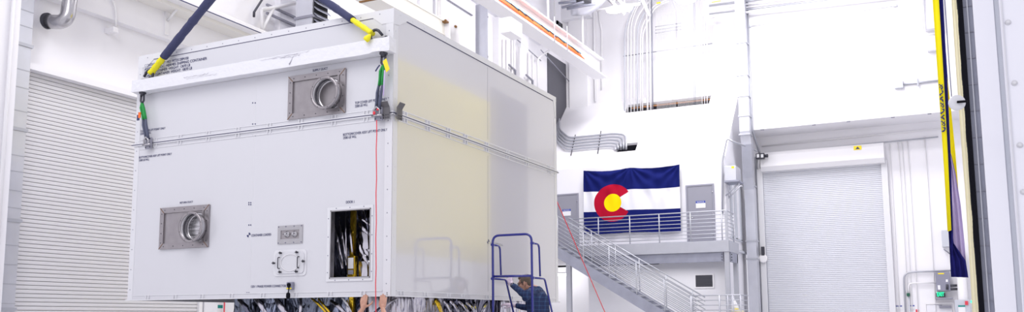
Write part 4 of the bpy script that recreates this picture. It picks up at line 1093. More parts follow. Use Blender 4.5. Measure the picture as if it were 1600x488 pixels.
# things under the balcony
q_ = ony(YF-.3, 1030, 411); q0_ = ony(YF-.3, 900, 416)
o = G().tube(fillet([(q0_.x-1, YF-.3, q0_.z), (q_.x, YF-.3, q0_.z), (q_.x, YF-.3, q0_.z+.14)], .05), .035, 10).build('black_pipe', 'black'); tag(o, 'black pipe running along under the balcony', 'pipe')
q_ = ony(YF-.25, 870, 432); q0_ = ony(YF-.25, 891, 430)
lt = thing('tube_light', 'lit fluorescent tube fixture under the balcony beside the left post', 'lamp', (q_.x, YF-.25, q_.z))
G().box((q_.x-.6, YF-.33, q_.z+.0), (q0_.x, YF-.17, q_.z+.10), .02).build('tube', 'tube', lt); G().box((q_.x-.6, YF-.35, q_.z+.10), (q0_.x, YF-.15, q_.z+.15)).build('housing', 'steelwhite', lt)
G().tube([(q_.x-.2, YF-.25, q_.z+.15), (q_.x-.2, YF-.25, zdeck-.08)], .01, 6).build('hanger', 'steelwhite', lt)
# back area seen through lower-left doorway
struct(G().box((XL, YF+1.0, 0), (-6.95, YF+1.1, zdeck)).build('wall_lower_passage', 'wall'))
# cone / bin and cabinet beyond landing
q_ = ony(YB-.6, 1150, 465); q1_ = ony(YB-.6, 1164, 488)
cb = G().box((q_.x-.25, YB-.7, 0), (q1_.x, YB-.2, q_.z), .02).build('grey_cabinet', 'elec2'); tag(cb, 'grey cabinet by the back wall behind the stair landing', 'cabinet')
G().box((q1_.x-.01, YB-.74, q_.z-.5), (q1_.x+.03, YB-.68, q_.z-.3)).build('cabinet_latch', 'framegrey', cb)
q_ = ony(23.6, 1151, 488)
bn = G().lathe((q_.x, 23.6, 0), (0, 0, 1), [(.20, 0), (.24, 1.92), (.26, 1.92), (.26, 2.0)], 20).build('tall_bin', 'cork'); tag(bn, 'cream bin top just right of the stair landing posts', 'bin')
bg = G().lathe((q_.x-.03, 23.6, 2.0), (-.15, 0, 1), [(.14, 0), (.12, .14), (.05, .36), (.015, .42)], 14).build('plastic_bag', 'sign', None); tag(bg, 'white plastic bag standing in the cream bin', 'bag')
yb = G().lathe((q_.x+.03, 23.48, 2.0), (0, 0, 1), [(.07, 0), (.08, .04), (.04, .06)], 12).build('yellow_lid', 'yellowtag'); tag(yb, 'yellow item in front of white bag on the bin', 'lid')

# ============================================================ VERTICAL DUCT ON BACK WALL
def rect_duct(name, label, path, w, d, m, bands, axis='x', group=None):
    """path of centres, w along X, d along Y"""
    root = None; g = G(); P = [V(p) for p in path]; rings = []
    for p in P: rings.append([g.b.verts.new(p+V((sx*w/2, sy*d/2, 0))) for sx, sy in ((-1, -1), (1, -1), (1, 1), (-1, 1))])
    for i in range(len(P)-1):
        for j in range(4): g.b.faces.new((rings[i][j], rings[i][(j+1) % 4], rings[i+1][(j+1) % 4], rings[i+1][j]))
    g.b.faces.new(rings[0]); g.b.faces.new(rings[-1][::-1])
    root = thing(name, label, 'duct', P[-1], group)
    g.build('duct_body', m, root)
    for c in bands:
        c = V(c); G().box(c+V((-w/2-.03, -d/2-.03, -.03)), c+V((w/2+.03, d/2+.03, .03))).build('duct_band', 'galvrail', root)
    return root
yA, yB2 = YU-.3, YB-.3
xq = (ony(YU-.55, 1150, 100).x+ony(YU-.55, 1168, 100).x)/2; wdt = ony(YU-.55, 1168, 100).x-ony(YU-.55, 1150, 100).x-.06
zz = lambda py, Y=YU-.55: ony(Y, 1160, py).z
xq2 = ony(YB-.8, 1174, 380).x
path = [(xq, yA, 14.6), (xq, yA, zz(205)), (xq+.02, yA+.15, zz(225)), (xq2-.02, YB-.75, zz(272)), (xq2, YB-.6, zz(290)), (xq2, YB-.6, 0)]
bands = [(xq, yA, zz(p_)) for p_ in (66, 117, 150, 181, 210)]+[(xq2, YB-.6, ony(YB-.8, 1170, p_).z) for p_ in (291, 377, 405)]
rect_duct('ventilation_duct', 'tall galvanised rectangular duct running down the back wall right of the flag room', path, wdt, .45, 'galv', bands)
g = G(); xx = ony(YU-.1, 1171, 100).x
o = G().tube(fillet([(xx, YU-.1, 14.2), (xx, YU-.1, zz(200)), (xx+.02, YB-.1, zz(235)), (xx+.05, YB-.1, 0)], .2), .045, 8).build('riser_pipe', 'galvrail'); tag(o, 'thin grey pipe running down just right of tall galvanised duct', 'pipe')
# thin white pipes between duct and roller door
for px, lb in ((1187, 'left'), (1192, 'right')):
    q_ = ony(YB-.08, px, 400)
    tag(G().tube([(q_.x, YB-.08, 0), (q_.x, YB-.08, 8.2)], .04, 8).build('door_riser', 'galvrail' if lb == 'left' else 'steelwhite'), 'vertical pipe beside the back roller door, %s of the pair' % lb, 'pipe', 'pipes beside the roller door')
q_ = ony(YB-.12, 1193, 400); hh = thing('chain_guard', 'white round chain guard on the pipe left of back roller door', 'chain guard', q_)
G().lathe((q_.x, YB-.2, q_.z-.12), (0, -1, 0), [(.17, 0), (.17, .08), (.13, .09)], 20).build('cover', 'steelwhite', hh); G().box((q_.x-.05, YB-.3, q_.z), (q_.x+.07, YB-.2, q_.z+.35)).build('bracket', 'darksteel', hh)
# electric box with rods on mezzanine side
jb = thing('junction_box', 'galvanised junction box with yellow sticker above slanted rods, near balcony end', 'box', ony(YF+.3, 1145, 285))
a, b = ony(YF-.3, 1133, 283), ony(YF-.3, 1150, 259)
xo = max(XR+.02, a.x)
G().box((a.x, YF-.35, a.z), (b.x, YF+.5, b.z), .01).build('box_body', 'galv', jb)
G().box((a.x-.03, YF-.37, a.z-.06), (b.x+.1, YF+.5, a.z)).build('bracket_shelf', 'galvbeam', jb)
G().box((b.x-.16, YF-.357, b.z-.1), (b.x-.06, YF-.35, b.z-.02)).build('sticker', 'yellowtag', jb)
for (p_, q_) in (((1154, 287), (1134, 306)), ((1158, 290), (1139, 309))):
    G().box(ony(YF-.2, *p_)-V((.0, .03, .0)), ony(YF-.2, p_[0]+2, p_[1]+2)).build('rod_clip', 'galvrail', jb); G().tube([ony(YF-.2, *p_), ony(YF-.2, *q_)], .03, 6).build('rod', 'galvrail', jb)
G().box(ony(YF-.1, 1137, 286), ony(YF-.05, 1139, 311)).build('hanging_bar', 'galvbeam', jb)
# conduit going round to floodlight
pts = [ony(YF-.08, 1129, 335), ony(YF-.08, 1129, 250), ony(YF-.08, 1136, 216), ony(YF-.06, 1146, 222), ony(YB-.8, 1176, 232), ony(YB-.8, 1183, 237)]
tag(G().tube(fillet(pts, .12), .035, 8).build('bent_conduit', 'galvrail'), 'bent conduit climbing facade corner then running to the floodlight', 'conduit')
fl_ = thing('floodlight', 'black floodlight with two square lenses above top left corner of back roller door', 'light', ony(YB-.7, 1188, 244))
a, b = ony(YB-.8, 1181, 249), ony(YB-.8, 1194, 239)
G().box((a.x, YB-.8, a.z), (b.x, YB-.65, b.z), .02).build('lamp_body', 'darksteel', fl_)
for px in (1182.5, 1189): 
    p_ = ony(YB-.81, px, 246.5); r_ = ony(YB-.81, px+3.6, 241); G().box((p_.x, YB-.82, p_.z), (r_.x, YB-.795, r_.z)).build('lens', 'sign', fl_)
p_ = ony(YB-.75, 1195, 244); G().lathe(p_, (1, 0, 0), [(.06, 0), (.07, .12), (.04, .13)], 12).build('sensor', 'darksteel', fl_)
G().tube([V(((a.x+b.x)/2, YB-.65, (a.z+b.z)/2)), V(((a.x+b.x)/2, YB, (a.z+b.z)/2))], .04, 8).build('arm', 'darksteel', fl_)

# ============================================================ CONDUITS on upper back wall
def cond(px_top, px_bot, ytop, ybot, Y, r, m, lab, grp, bend=None):
    a, b = ony(Y, px_bot, ybot), ony(Y, px_top, ytop)
    pts = [a, b]
    if bend: pts = [a, b]+[ony(Y-.0, bx2, by2) for bx2, by2 in bend]
    return tag(G().tube(fillet(pts, .35, 5), r, 7).build('conduit', m), lab, 'conduit', grp)
YC = YU-.12
Ysl = lambda py: P0.y+(onplane(1040, py, P0, sn)-P0).dot(sdir)*sdir.y+.06
YC = onplane(1040, 166, P0, sn).y
left = [(976, 992, 30, 3), (981, 998, 24, -4), (986, 1003, 20, -8), (991, 1009, 26, 2), (996, 1014, 30, 2), (1001, 1017, 34, 8), (1004, 1020, 40, 10)]
for i, (x, xt, yb_, yt) in enumerate(left):
    cond(x+0, x, yb_+20-i, 177-i*.7, YC, .030, 'steelwhite' if i % 4 else 'elec2', 'white conduit in left cluster dropping into the roof slot', 'conduits of the left cluster', bend=[(x+6, yb_-2), (xt+4, yt), (xt+25, yt-8)])
for x, r_ in ((1012, .06), (1017, .05), (1020, .035)):
    cond(x-2, x, -8, 173, YC-.02, r_*.75, 'steelwhite' if r_ > .04 else 'galvbeam', 'thicker conduit standing between the two roof slot clusters', 'thicker conduits')
for i in range(15):
    x = 1027+i*2.05
    cond(x-1, x, 22-i*.1, 172-(x-1027)*.1, YC, .011, 'steelwhite', 'thin conduit in the dense middle-left bank above roof slot', 'thin conduits of middle-left bank', bend=[(x-5, 8), (x-12, -6)])
for i in range(9):
    x = 1060+i*1.9
    cond(x-1, x, 24, 169-(x-1060)*.1, YC, .011, 'steelwhite', 'thin conduit in the middle bank above roof slot', 'thin conduits of middle bank', bend=[(x-5, 8), (x-14, -6)])
for i in range(10):
    x = 1077+i*1.95
    cond(x-1, x, -6, 167-(x-1077)*.1, YC, .011, 'elec2' if i in (4, 5) else 'steelwhite', 'thin conduit in the middle-right bank above roof slot', 'thin conduits of middle-right bank')
for i, (x, yt) in enumerate(((1097, 22), (1101, 28), (1105, 30))):
    cond(x-.5, x, yt+8, 163, YC-.03, .026, 'steelwhite', 'right-hand conduit turning from vertical to run along the wall top', 'conduits turning right', bend=[(x+1, yt), (x+12, yt-4)])
# long horizontal runs along top of back wall
for i, (ya, yb_) in enumerate(((19, -9), (22, -5), (14, -14), (9, -19), (26, 0))):
    a, b = ony(YU-.15-.04*i, 1108, ya), ony(YU-.15-.04*i, 1330, yb_)
    tag(G().tube([a, b+(b-a)*.3], .035 if i < 3 else .05, 8).build('wall_conduit', 'galvrail' if i % 2 else 'steelwhite'), 'long conduit running level along the top of the back wall', 'conduit', 'level conduits under the ceiling')
# cross struts behind conduits
for (xa_, ya_, xb_, yb_) in ((974, 88, 1113, 68), (1024, 42, 1065, 36), (1024, 47, 1065, 41), (1024, 52, 1065, 46)):
    a, b = ony(YC+.07, xa_, ya_), ony(YC+.07, xb_, yb_)
    tag(G().tube([a, b], .022, 4).build('conduit_strut', 'galvrail'), 'slim strut clamping the conduits to back wall', 'strut', 'conduit struts')
# two yellow clips
for (x, y) in ((1118, 13), (1119, 3), (1029, 5)):
    a = ony(YC-.35, x-7 if x > 1100 else x-3, y+1); b = ony(YC-.35, x+7 if x > 1100 else x+3, y-2)
    tag(G().box((a.x, YC-.37, a.z), (b.x, YC-.33, b.z)).build('pipe_marker', 'yellowtag'), ('small yellow marker on conduits up left' if x < 1100 else ('lower' if y > 8 else 'upper')+' of two yellow markers on the level conduits'), 'marker')
# horizontal bundle left: conduits from container edge into small roof hole
bund = [(0, 190.5), (1, 196), (2, 201.5), (3, 207)]
for i in range(5):
    off = .10*i
    def SP3(px, py): return onplane(px, py, P0+sn*.10, sn)
    y0_, y1_ = 213+i*5.2, 209+i*4.6
    xe_ = 978-i*4.2
    pts = [SP3(868+3-i*.6, 166), SP3(873-i*1., 180+i*3), SP3(874-i*1.4, 203+i*4), SP3(889-i*1., 216+i*4.6), SP3(960-i*3, 209+i*4.9), SP3(xe_-1, 211+i*4.6), SP3(xe_+.5, 222+i*3), onplane(xe_+.5, 234, P0-sn*.10, sn)]
    tag(G().tube(fillet(pts, .25, 6), .045, 10).build('bundle_conduit', 'galvrail'), 'galvanised conduit sweeping level then bending down into small roof hole', 'conduit', 'conduit bundle on the sloped roof')
for (p_, q_) in (((899, 211), (892, 243)), ((939, 205), (934, 240))):
    a, b = SP3(*p_), SP3(*q_)
    tag(G().tube([a, b], .022, 6).build('bundle_strut', 'darksteel'), 'dark strut strapping the conduit bundle to the sloped roof, %s one' % ('left' if p_[0] < 920 else 'right'), 'strut', 'bundle struts')

# ============================================================ COLUMN CHASE in corner, soffit, trusses, lamps
YCH = onplane(905, 168, P0, sn).y; a, b = ony(YCH, 889, 100), ony(YCH, 917, 100)
tch = (25.1-YF)/(YU-YF)
struct(G().box((a.x, YCH, ze+(YCH-YF)*RSL-.03), (b.x, YUL, ony(YCH, 905, 31).z)).build('wall_chase', 'wall'))
zsf = ony(YCH, 905, 31).z
struct(G().box((XL, YCH-.3, zsf), (b.x+.3, YUL, ZC)).build('wall_soffit', 'wall2'))
# sloped ledge along left wall top
struct(G().hexa([(XL, 6, 13.2), (-8.2, 6, 13.75), (-8.2, 6, ZC), (XL, 6, ZC)], [(XL, 25.1, 13.2), (-8.2, 25.1, 13.75), (-8.2, 25.1, ZC), (XL, 25.1, ZC)]).build('wall_left_bulkhead', 'wall2'))
for (p_, q_) in (((908, 19), (1000, 6)), ((948, -4), (976, 22)), ((958, -8), (984, 18)), ((1000, -8), (1014, 24))):
    a, b = ony(24.5, *p_), ony(24.5, *q_)
    tag(G().box((0, 0, 0), (1, 1, 1)).build('roof_truss_member', 'steelwhite') if False else G().tube([a, b], .07, 4).build('roof_truss_member', 'steelwhite'), 'white steel roof member near the pair of lit ceiling lamps', 'beam', 'roof truss members')
for i, (px, py) in enumerate(((960, 17), (976, 14))):
    c = ony(22.5, px, py)
    l = thing('high_bay_lamp', 'glowing round ceiling lamp left of the conduits, %s of the pair' % ('left' if i == 0 else 'right'), 'lamp', c, 'high bay lamps')
    G().lathe(c, (0, 0, 1), [(.30, 0), (.31, .05), (.28, .07)], 24).build('lens', 'lamp', l); G().lathe(c+V((0, 0, .07)), (0, 0, 1), [(.27, 0), (.12, .1), (.04, .14), (.015, .15), (.015, ZC-c.z-.07)], 20).build('lamp_housing', 'steelwhite', l)
c = ony(22.5, 1072, 1)
l = thing('high_bay_lamp', 'glowing ceiling lamp at top edge above the middle conduits', 'lamp', c)
G().lathe(c, (0, 0, 1), [(.36, 0), (.37, .06), (.3, .09)], 24).build('lens', 'lamp', l); G().lathe(c+V((0, 0, .09)), (0, 0, 1), [(.3, 0), (.1, .1), (.015, .15), (.015, ZC-c.z-.09)], 20).build('lamp_housing', 'steelwhite', l)
# round ceiling duct
dd = thing('ceiling_duct', 'silver round duct elbow hanging under the ceiling at upper left of the lamps', 'duct', ony(23.5, 910, 5))
G().tube(fillet([ony(23.2, 893, 8), ony(23.5, 918, 8), ony(23.5, 952, -30)], .9, 8), .42, 20).build('elbow', 'galv', dd)
for (p_, q_) in (((873, 5), (900, 2)), ((878, 12), (912, 3)), ((886, 14), (930, 6))):
    G().tube([ony(22.7, *p_), ony(22.7, *q_)], .05, 6).build('hanger_strut', 'galvbeam', dd)
c = ony(23.0, 912, -6); G().lathe(c, (0, 0, 1), [(.30, -.3), (.30, .5)], 18).build('drop_collar', 'louver', dd)

# ============================================================ RUNWAY BEAM WITH CABLES
RX = -6.7
zr0, zr1 = onx(RX, 840, 57).z, onx(RX, 840, 22).z
ye = onx(RX, 938, 110).y
rb = thing('runway_beam', 'white steel runway beam carrying orange cables, running up to the back wall', 'beam', (RX, 18, zr0))
G().box((RX-.04, 8, zr0+.04), (RX-.02, ye-.02, zr1-.04)).build('web', 'steelwhite', rb)
G().box((RX-.28, 8, zr0), (RX+.30, ye-.02, zr0+.05)).build('bottom_flange', 'steelwhite', rb)
G().box((RX-.2, 8, zr1-.05), (RX+.16, ye-.02, zr1)).build('top_flange', 'steelwhite', rb)
for y in (10, 13.5, 17, 20.5, 24): G().tube([(RX-.1, y, zr1), (RX-.1, y, ZC)], .05, 6).build('hanger', 'steelwhite', rb)
yce = onx(RX+.15, 909, 92).y
for i in range(6):
    x = RX+.04+i*.044; m_ = 'orange'
    tag(G().tube([(x, 8.2+k*(yce-8.2)/30, zr0+.16+.052*(5-i)+.008*math.sin(k*1.3+i)) for k in range(31)], .023, 7).build('orange_cable', 'orange'), 'orange cable lying along the white runway beam', 'cable', 'orange cables on the runway beam')
tag(G().tube([(RX+.0, 8.2+k*(yce+.3-8.2)/30, zr0+.50) for k in range(31)], .026, 7).build('blue_cable', 'teal'), 'dark blue-green cable above the orange cables on the runway beam', 'cable')
for px, py in ((806, 14), (818, 22), (829, 31), (853, 51), (866, 60), (878, 69), (900, 86)):
    q_ = onx(RX+.2, px, py)
    tag(G().box((RX, q_.y-.05, zr0+.05), (RX+.29, q_.y+.05, zr0+.24)).build('cable_clip', 'orange') if False else G().tube([(RX+.02, q_.y, zr0+.50), (RX+.31, q_.y, zr0+.20)], .018, 6).build('cable_clip', 'darksteel'), 'dark clip across the orange cables on the runway beam', 'clip', 'cable clips')
for px, py in ((866, 60), (886, 75)):
    q_ = onx(RX+.3, px, py); tag(G().tube([(RX+.31, q_.y, zr0-.02), (RX+.31, q_.y, zr1+.1)], .02, 6).build('hanger_rod', 'elec2'), 'thin grey hanger rod on runway beam, %s of two' % ('left' if px == 866 else 'right'), 'rod', 'runway rods')

# ============================================================ CREAM GIRDER (above container)
GX = -6.0; gz0, gz1 = 9.38, 9.80
gd = thing('crane_girder', 'cream painted crane girder behind container top with brown primed end fittings', 'beam', (GX-.3, 9, gz0))
G().box((GX-.03, 3, gz0+.03), (GX, 11.85, gz1-.03)).build('web', 'beige', gd)
G().box((GX-.55, 3, gz0), (GX+.02, 11.85, gz0+.04)).build('bottom_flange', 'beige', gd)
G().box((GX-.55, 3, gz1-.04), (GX+.02, 11.85, gz1)).build('top_flange', 'beige', gd)
G().box((GX-.58, 3, gz0+.03), (GX-.55, 11.85, gz1-.03)).build('web', 'beige', gd)
for y in (11.55, 12.1):
    G().box((GX-.30, y, gz0-.45), (GX+.16, y+.03, gz1+.10)).build('end_plate', 'steelwhite', gd)
    for z in (gz0-.2, gz1-.02): G().tube([(GX+.05, y-.06, z), (GX+.05, y+.09, z)], .035, 6).build('bolt', 'rust', gd)
G().box((GX-.1, 11.42, gz1-.09), (GX+.13, 11.55, gz1-.05)).build('primed_edge', 'rust', gd); G().box((GX-.12, 11.50, gz0-.4), (GX-.09, 11.55, gz1-.05)).build('primed_edge', 'rust', gd)
a = ony(6.2, 563, 3); b = ony(6.2, 585, 0)
G().box((a.x, 6.15, a.z-.03), (b.x+.3, 6.2, a.z)).build('primed_edge', 'rust', gd)
for y in (4, 8, 11.7): G().tube([(GX-.27, y, gz1), (GX-.27, y, ZC)], .05, 6).build('hanger', 'steelwhite', gd)
# ============================================================ LEFT WALL FITTINGS
# near pillar, duct, elbow, switch
p_ = onx(-8.75, 17.5, 244)
struct(G().box((XL, -6, 0), (-8.75, onx(-8.75, 17.5, 244).y, ZC)).build('wall_left_pier', 'wall'))
q_ = onx(-8.7, 8, 200); tag(G().tube([(-8.70, q_.y, 0), (-8.70, q_.y, 12)], .035, 8).build('pier_conduit', 'steelwhite'), 'white conduit running down the pier at left edge', 'conduit')
y0_ = onx(-8.75, 17.5, 244).y
ya, yb_ = y0_+.02, onx(-9.0, 41, 200).y
xd = (-9.38-9.0)/2
bands = [((-9.2), (ya+yb_)/2, onx(-9.0, 45, p_).z) for p_ in (72, 205, 347, 484)]
rd = rect_duct('left_wall_duct', 'galvanised rectangular duct between left pier and left roller door', [(-9.19, (ya+yb_)/2, 13.8), (-9.19, (ya+yb_)/2, 0)], .38, yb_-ya, 'galv', bands)
g = G()
for p_ in (16, 41, 110, 138, 175, 245, 270, 300, 327, 385, 415, 445, 475):
    z = onx(-8.99, 40, p_).z; g.box((-9.385, ya, z-.008), (-8.994, yb_+.004, z+.008))
o = g.build('duct_seams', 'galvrail', rd); o['kind'] = 'stuff'
c0 = onx(XL, 63, 40); c1 = onx(-8.75, 98, -10)
pts = fillet([(XL+.22 if False else XLU-.2+.2-.02, c0.y-.02, c0.z+.05), (-8.80, c0.y+.12, c0.z+.0), (-8.80, c0.y+.30, c0.z+2.4)], .55, 8)
el = thing('exhaust_elbow', 'shiny silver round pipe elbow turning into the left wall', 'pipe', pts[0])
G().tube(pts, .135, 20).build('elbow', 'stainless2', el); G().lathe(pts[0]+V((.02, 0, 0)), (1, .1, 0), [(.155, 0), (.155, .05)], 24).build('wall_collar', 'darksteel', el)
q_ = onx(XLU+.02, 179, 47)
sw = thing('switch_box', 'small white switch box with conduit on upper left wall', 'box', q_)
G().box((XL-.0 if False else XL, q_.y-.07, q_.z-.055), (XLU+.07, q_.y+.06, q_.z+.055), .01).build('box_body', 'steelwhite', sw)
G().tube(fillet([(XLU+.05, q_.y-.0, q_.z+.07), (XLU+.05, q_.y, q_.z+.4), (XLU+.05, q_.y-.25, q_.z+.9), (XLU+.05, q_.y-.25, q_.z+2)], .2), .022, 8).build('conduit', 'steelwhite', sw)
# bracketed bus rail on left wall
za, zb_ = onx(XLU+.55, 318, 18), onx(XLU+.55, 395, 45)
rr = thing('wall_bus_rail', 'long white rail with dark line on brackets along the upper left wall', 'rail', (XLU+.4, za.y, za.z))
G().box((XLU+.38, 2, za.z-.02), (XLU+.62, 9.6, za.z+.12), .02).build('rail_body', 'steelwhite', rr)
G().box((XLU+.621, 2, za.z+.00), (XLU+.630, 9.6, za.z+.02)).build('dark_line', 'ink', rr)
G().box((XLU, 2, za.z-.10), (XLU+.40, 9.6, za.z-.02)).build('back_shelf', 'beige', rr)
for px in (270,):
    y = onx(XLU+.2, px, 30).y
    G().box((XLU, y-.06, za.z-.62), (XLU+.04, y+.06, za.z+.05)).build('bracket_plate', 'steelwhite', rr)
    G().box((XLU, y-.04, za.z+.0), (XLU+.6, y+.04, za.z+.04)).build('bracket_arm', 'steelwhite', rr)
    G().tube([(XLU+.04, y, za.z-.30), (XLU+.42, y, za.z)], .035, 4).build('bracket_brace', 'steelwhite', rr)
# box-framed bracket beside louvered unit
yq = onx(-8.6, 410, 25).y
br = thing('wall_bracket', 'white triangular steel bracket on left wall near the silver duct', 'bracket', (XLU, yq, 8.5))
A, B, C_ = onx(-8.9, 409, 48), onx(-8.9, 409, 15), onx(-8.9, 428, 12)
G().tube([A, B], .05, 4).build('upright', 'steelwhite', br); G().tube([B, C_, onx(-8.9, 461, 5)], .05, 4).build('arm', 'steelwhite', br); G().tube([A, C_], .05, 4).build('brace', 'steelwhite', br)
A, B = onx(-8.6, 397, 19), onx(-8.6, 411, -3)
tag(G().tube([A+V((0, 0, -.12)), A, B, B+(B-A)], .03, 6).build('dark_rod', 'darksteel'), 'dark slanted rod hanging near top, left of the silver duct', 'rod')
# silver duct + louver unit
Yd = 8.3
a, b = ony(Yd, 462, 30), ony(Yd, 487.5, 30)
xf = b.x
un = thing('air_handler', 'silver air handling duct with dark louvred side rising behind the container', 'duct', (a.x, Yd, 7))
ye_ = onx(xf, 525, 20).y
G().box((a.x, Yd, 0), (xf, ye_, 13.5)).build('duct_body', 'galv', un)
yl_ = onx(xf, 511, 20).y
G().box((xf, Yd+.05, 8.0), (xf+.02, yl_, 13.0)).build('louver_back', 'dark', un)
g = G(); z = 8.2
while z < 12:
    g.hexa([(xf+.02, Yd+.05, z), (xf+.12, Yd+.05, z-.09), (xf+.12, Yd+.05, z-.07), (xf+.02, Yd+.05, z+.03)], [(xf+.02, yl_, z), (xf+.12, yl_, z-.09), (xf+.12, yl_, z-.07), (xf+.02, yl_, z+.03)]); z += .16
g.build('louver_blades', 'galvbeam', un)
for py in (-4, 28):
    z = ony(Yd, 470, py).z; G().box((a.x-.03, Yd-.03, z-.03), (xf+.04, ye_, z+.03)).build('duct_band', 'framegrey', un)
# left return wall piece (grey part left of silver duct)
q_ = onx(XLU, 430, 30)
struct(G().box((XLU, onx(XLU, 429, 30).y, zl), (XLU+.18, onx(XLU, 462, 30).y, 13)).build('wall_left_pilaster', 'wall2'))
for py in (20, 33): 
    q_ = onx(XLU+.2, 445, py); tag(G().box((XLU+.18, q_.y-.7, q_.z-.03), (XLU+.24, q_.y+.8, q_.z+.02)).build('wall_conduit', 'framegrey'), 'thin level conduit on left wall beside silver duct, %s one' % ('upper' if py == 20 else 'lower'), 'conduit')
# wall panels and duct further along left wall (px 640-890)
def lp(px, py=50, X=XLU): return onx(X, px, py)
for n_i, (pa, pb, dep, m_) in enumerate(((652, 672, .10, 'wall'), (674, 737, .16, 'wall2'), (770, 790, .25, 'wall'), (806, 818, .22, 'wall'))):
    yA_, yB_ = lp(pa).y, lp(pb).y
    zb2 = 9.3 if n_i == 1 else zl
    struct(G().box((XLU, yA_, zb2), (XLU+dep, yB_, 13.2)).build('wall_left_panel', m_))
struct(G().box((XLU, lp(672, 60).y, 9.05), (XLU+.35, lp(738, 60).y, 9.3)).build('trim_4', 'wall'))
for (pa, ya_, pb, yb2) in (((699), -1, 738, 24), (806, 60, 845, 95), (845, 78, 889, 127)):
    A, B = onx(XLU+.20, pa, ya_), onx(XLU+.20, pb, yb2)
    tag(G().tube([A, B], .022, 6).build('wall_cable', 'framegrey'), 'thin dark cable along left wall high up', 'cable', 'cables on the left wall')
ya, yb_ = lp(743, 50, XLU+.1).y, onx(XLU+.5, 757, 50).y
rd = rect_duct('wall_duct', 'silver vertical duct on left wall above container middle', [(XLU+.28, (ya+yb_)/2+.1, 13.2), (XLU+.28, (ya+yb_)/2+.1, 5.6)], .56, yb_-ya, 'galv',
    [(XLU+.28, (ya+yb_)/2+.1, onx(XLU+.5, 750, p_).z) for p_ in (21, 84)])
# white boxed unit
yb1 = onx(-8.0, 781, 45).y; 
c1, c2 = ony(14.5, 781, 52), ony(14.5, 798, 28)
bxu = thing('wall_enclosure', 'white boxed enclosure on left wall under the runway beam', 'box', (c1.x, 14.5, c1.z))
G().box((c1.x, 14.5, c1.z), (c2.x, onx(c2.x, 816, 45).y, c2.z+.05), .01).build('enclosure_body', 'wall', bxu)
for i, (px, ya_, yb2) in enumerate(((786, 62, 108), (792, 62, 112), (800, 60, 118), (803, 60, 118), (826, 50, 130), (832, 55, 133), (812, 50, 124))):
    A, B = onx(XLU+.3, px, ya_), onx(XLU+.3, px+1, yb2)
    tag(G().tube([V((A.x, A.y, 12.5 if i > 3 else A.z)), V((A.x, A.y, B.z-3))], .045, 7).build('wall_pipe', 'steelwhite'), 'white vertical pipe on left wall near the boxed enclosure', 'pipe', 'pipes near the enclosure')
for i, (px, py) in enumerate(((795, 101), (822, 117))):
    A, B, C2 = onx(XLU+.35, px, py), onx(XLU+.35, px+10, py+9), onx(XLU+.35, px+10, py+18)
    tag(G().tube([A, B, C2], .04, 5).build('grey_bracket', 'framegrey'), 'small grey angled bracket just above container rim, %s one' % ('left' if i == 0 else 'right'), 'bracket', 'grey angled brackets')
A, B = onx(XLU+.3, 840, 92), onx(XLU+.3, 862, 76)
tag(G().tube(fillet([A+V((0, 0, -2)), A, B], .2), .045, 7).build('bent_pipe', 'steelwhite'), 'white pipe bending up to right below the runway beam', 'pipe')
# dark flat strip at the left wall end + black frame
struct(G().box((XLU, lp(884, 100).y, ze+1), (XLU+.05, 25.9, 13.2)).build('wall_left_dark_strip', 'louver'))
A, B = onx(XLU+.12, 868, 40), onx(XLU+.12, 877, 62)
g = G()
A, B = onx(-8.0, 870, 32), onx(-8.0, 878, 50)
for (l, h) in (((-8.03, A.y, B.z), (-7.97, A.y+.12, A.z)), ((-8.03, B.y-.12, B.z), (-7.97, B.y, A.z)), ((-8.03, A.y, A.z-.15), (-7.97, B.y, A.z))): g.box(l, h)
tag(g.build('dark_bracket', 'darksteel'), 'dark squared hanger frame above the far end of runway beam', 'bracket')
q_ = onx(-8, 866.5, 10); tag(G().tube([(-8, q_.y, q_.z-1.2), (-8, q_.y, ZC)], .04, 6).build('drop_rod', 'steelwhite'), 'white drop rod from ceiling left of dark hanger frame', 'rod')
# wall pipe on back upper wall, left of conduits
q_ = ony(YUL-.06, 928, 30); tag(G().tube([(q_.x, YUL-.06, q_.z-3.8), (q_.x, YUL-.06, q_.z+1)], .05, 7).build('corner_pipe', 'wall'), 'pale pipe down back wall near the corner chase', 'pipe')
pts = [ony(YUL-.05, x, y) for x, y in ((935, 16), (937, 34), (940, 48), (940, 140))]
tag(G().tube(pts, .03, 6).build('loose_cable', 'steelwhite'), 'white cable hanging down the back wall right of corner chase', 'cable')
# wall box lit
q_ = ony(YU-.02, 897, 75); 
# ============================================================ BACK WALL RIGHT FITTINGS
def wbox(name, lab, cat, x0, y0, x1, y1, Y, dep, m, grp=None):
    a, b = ony(Y, x0, y1), ony(Y, x1, y0); o = G().box((a.x, Y-dep, a.z), (b.x, Y, b.z), .01).build(name, m); tag(o, lab, cat, grp); return o
wbox('pull_box', 'grey square box on upper back wall with conduit toward the yellow banner', 'box', 1398, 126, 1411, 139.5, YU, .12, 'elec2')
a, b = ony(YU-.05, 1411, 132), ony(YU-.05, 1470, 127); tag(G().tube([a, V((b.x, YU-.05, a.z+.0))], .035, 8).build('wall_conduit', 'galvrail'), 'short level conduit from the grey pull box to the banner', 'conduit')
wbox('conduit_clamp', 'small clamp on the short conduit right of the pull box', 'clamp', 1433, 123, 1435.5, 135, YU-.08, .03, 'galvrail')
wbox('sensor_box', 'small grey-blue box high on back wall near the tall duct', 'box', 1169, 39, 1174, 43.5, YU, .08, 'elec2')
wbox('sensor_box', 'small grey-blue box at top of back wall on the right', 'box', 1396, 7, 1401.5, 11.5, YU, .08, 'elec2')
a, b = ony(YU-.04, 1174, 41), ony(YU-.04, 1396, 10); tag(G().tube([a, b], .009, 5).build('thin_wire', 'framegrey'), 'very thin wire strung between two small boxes on back wall', 'wire')
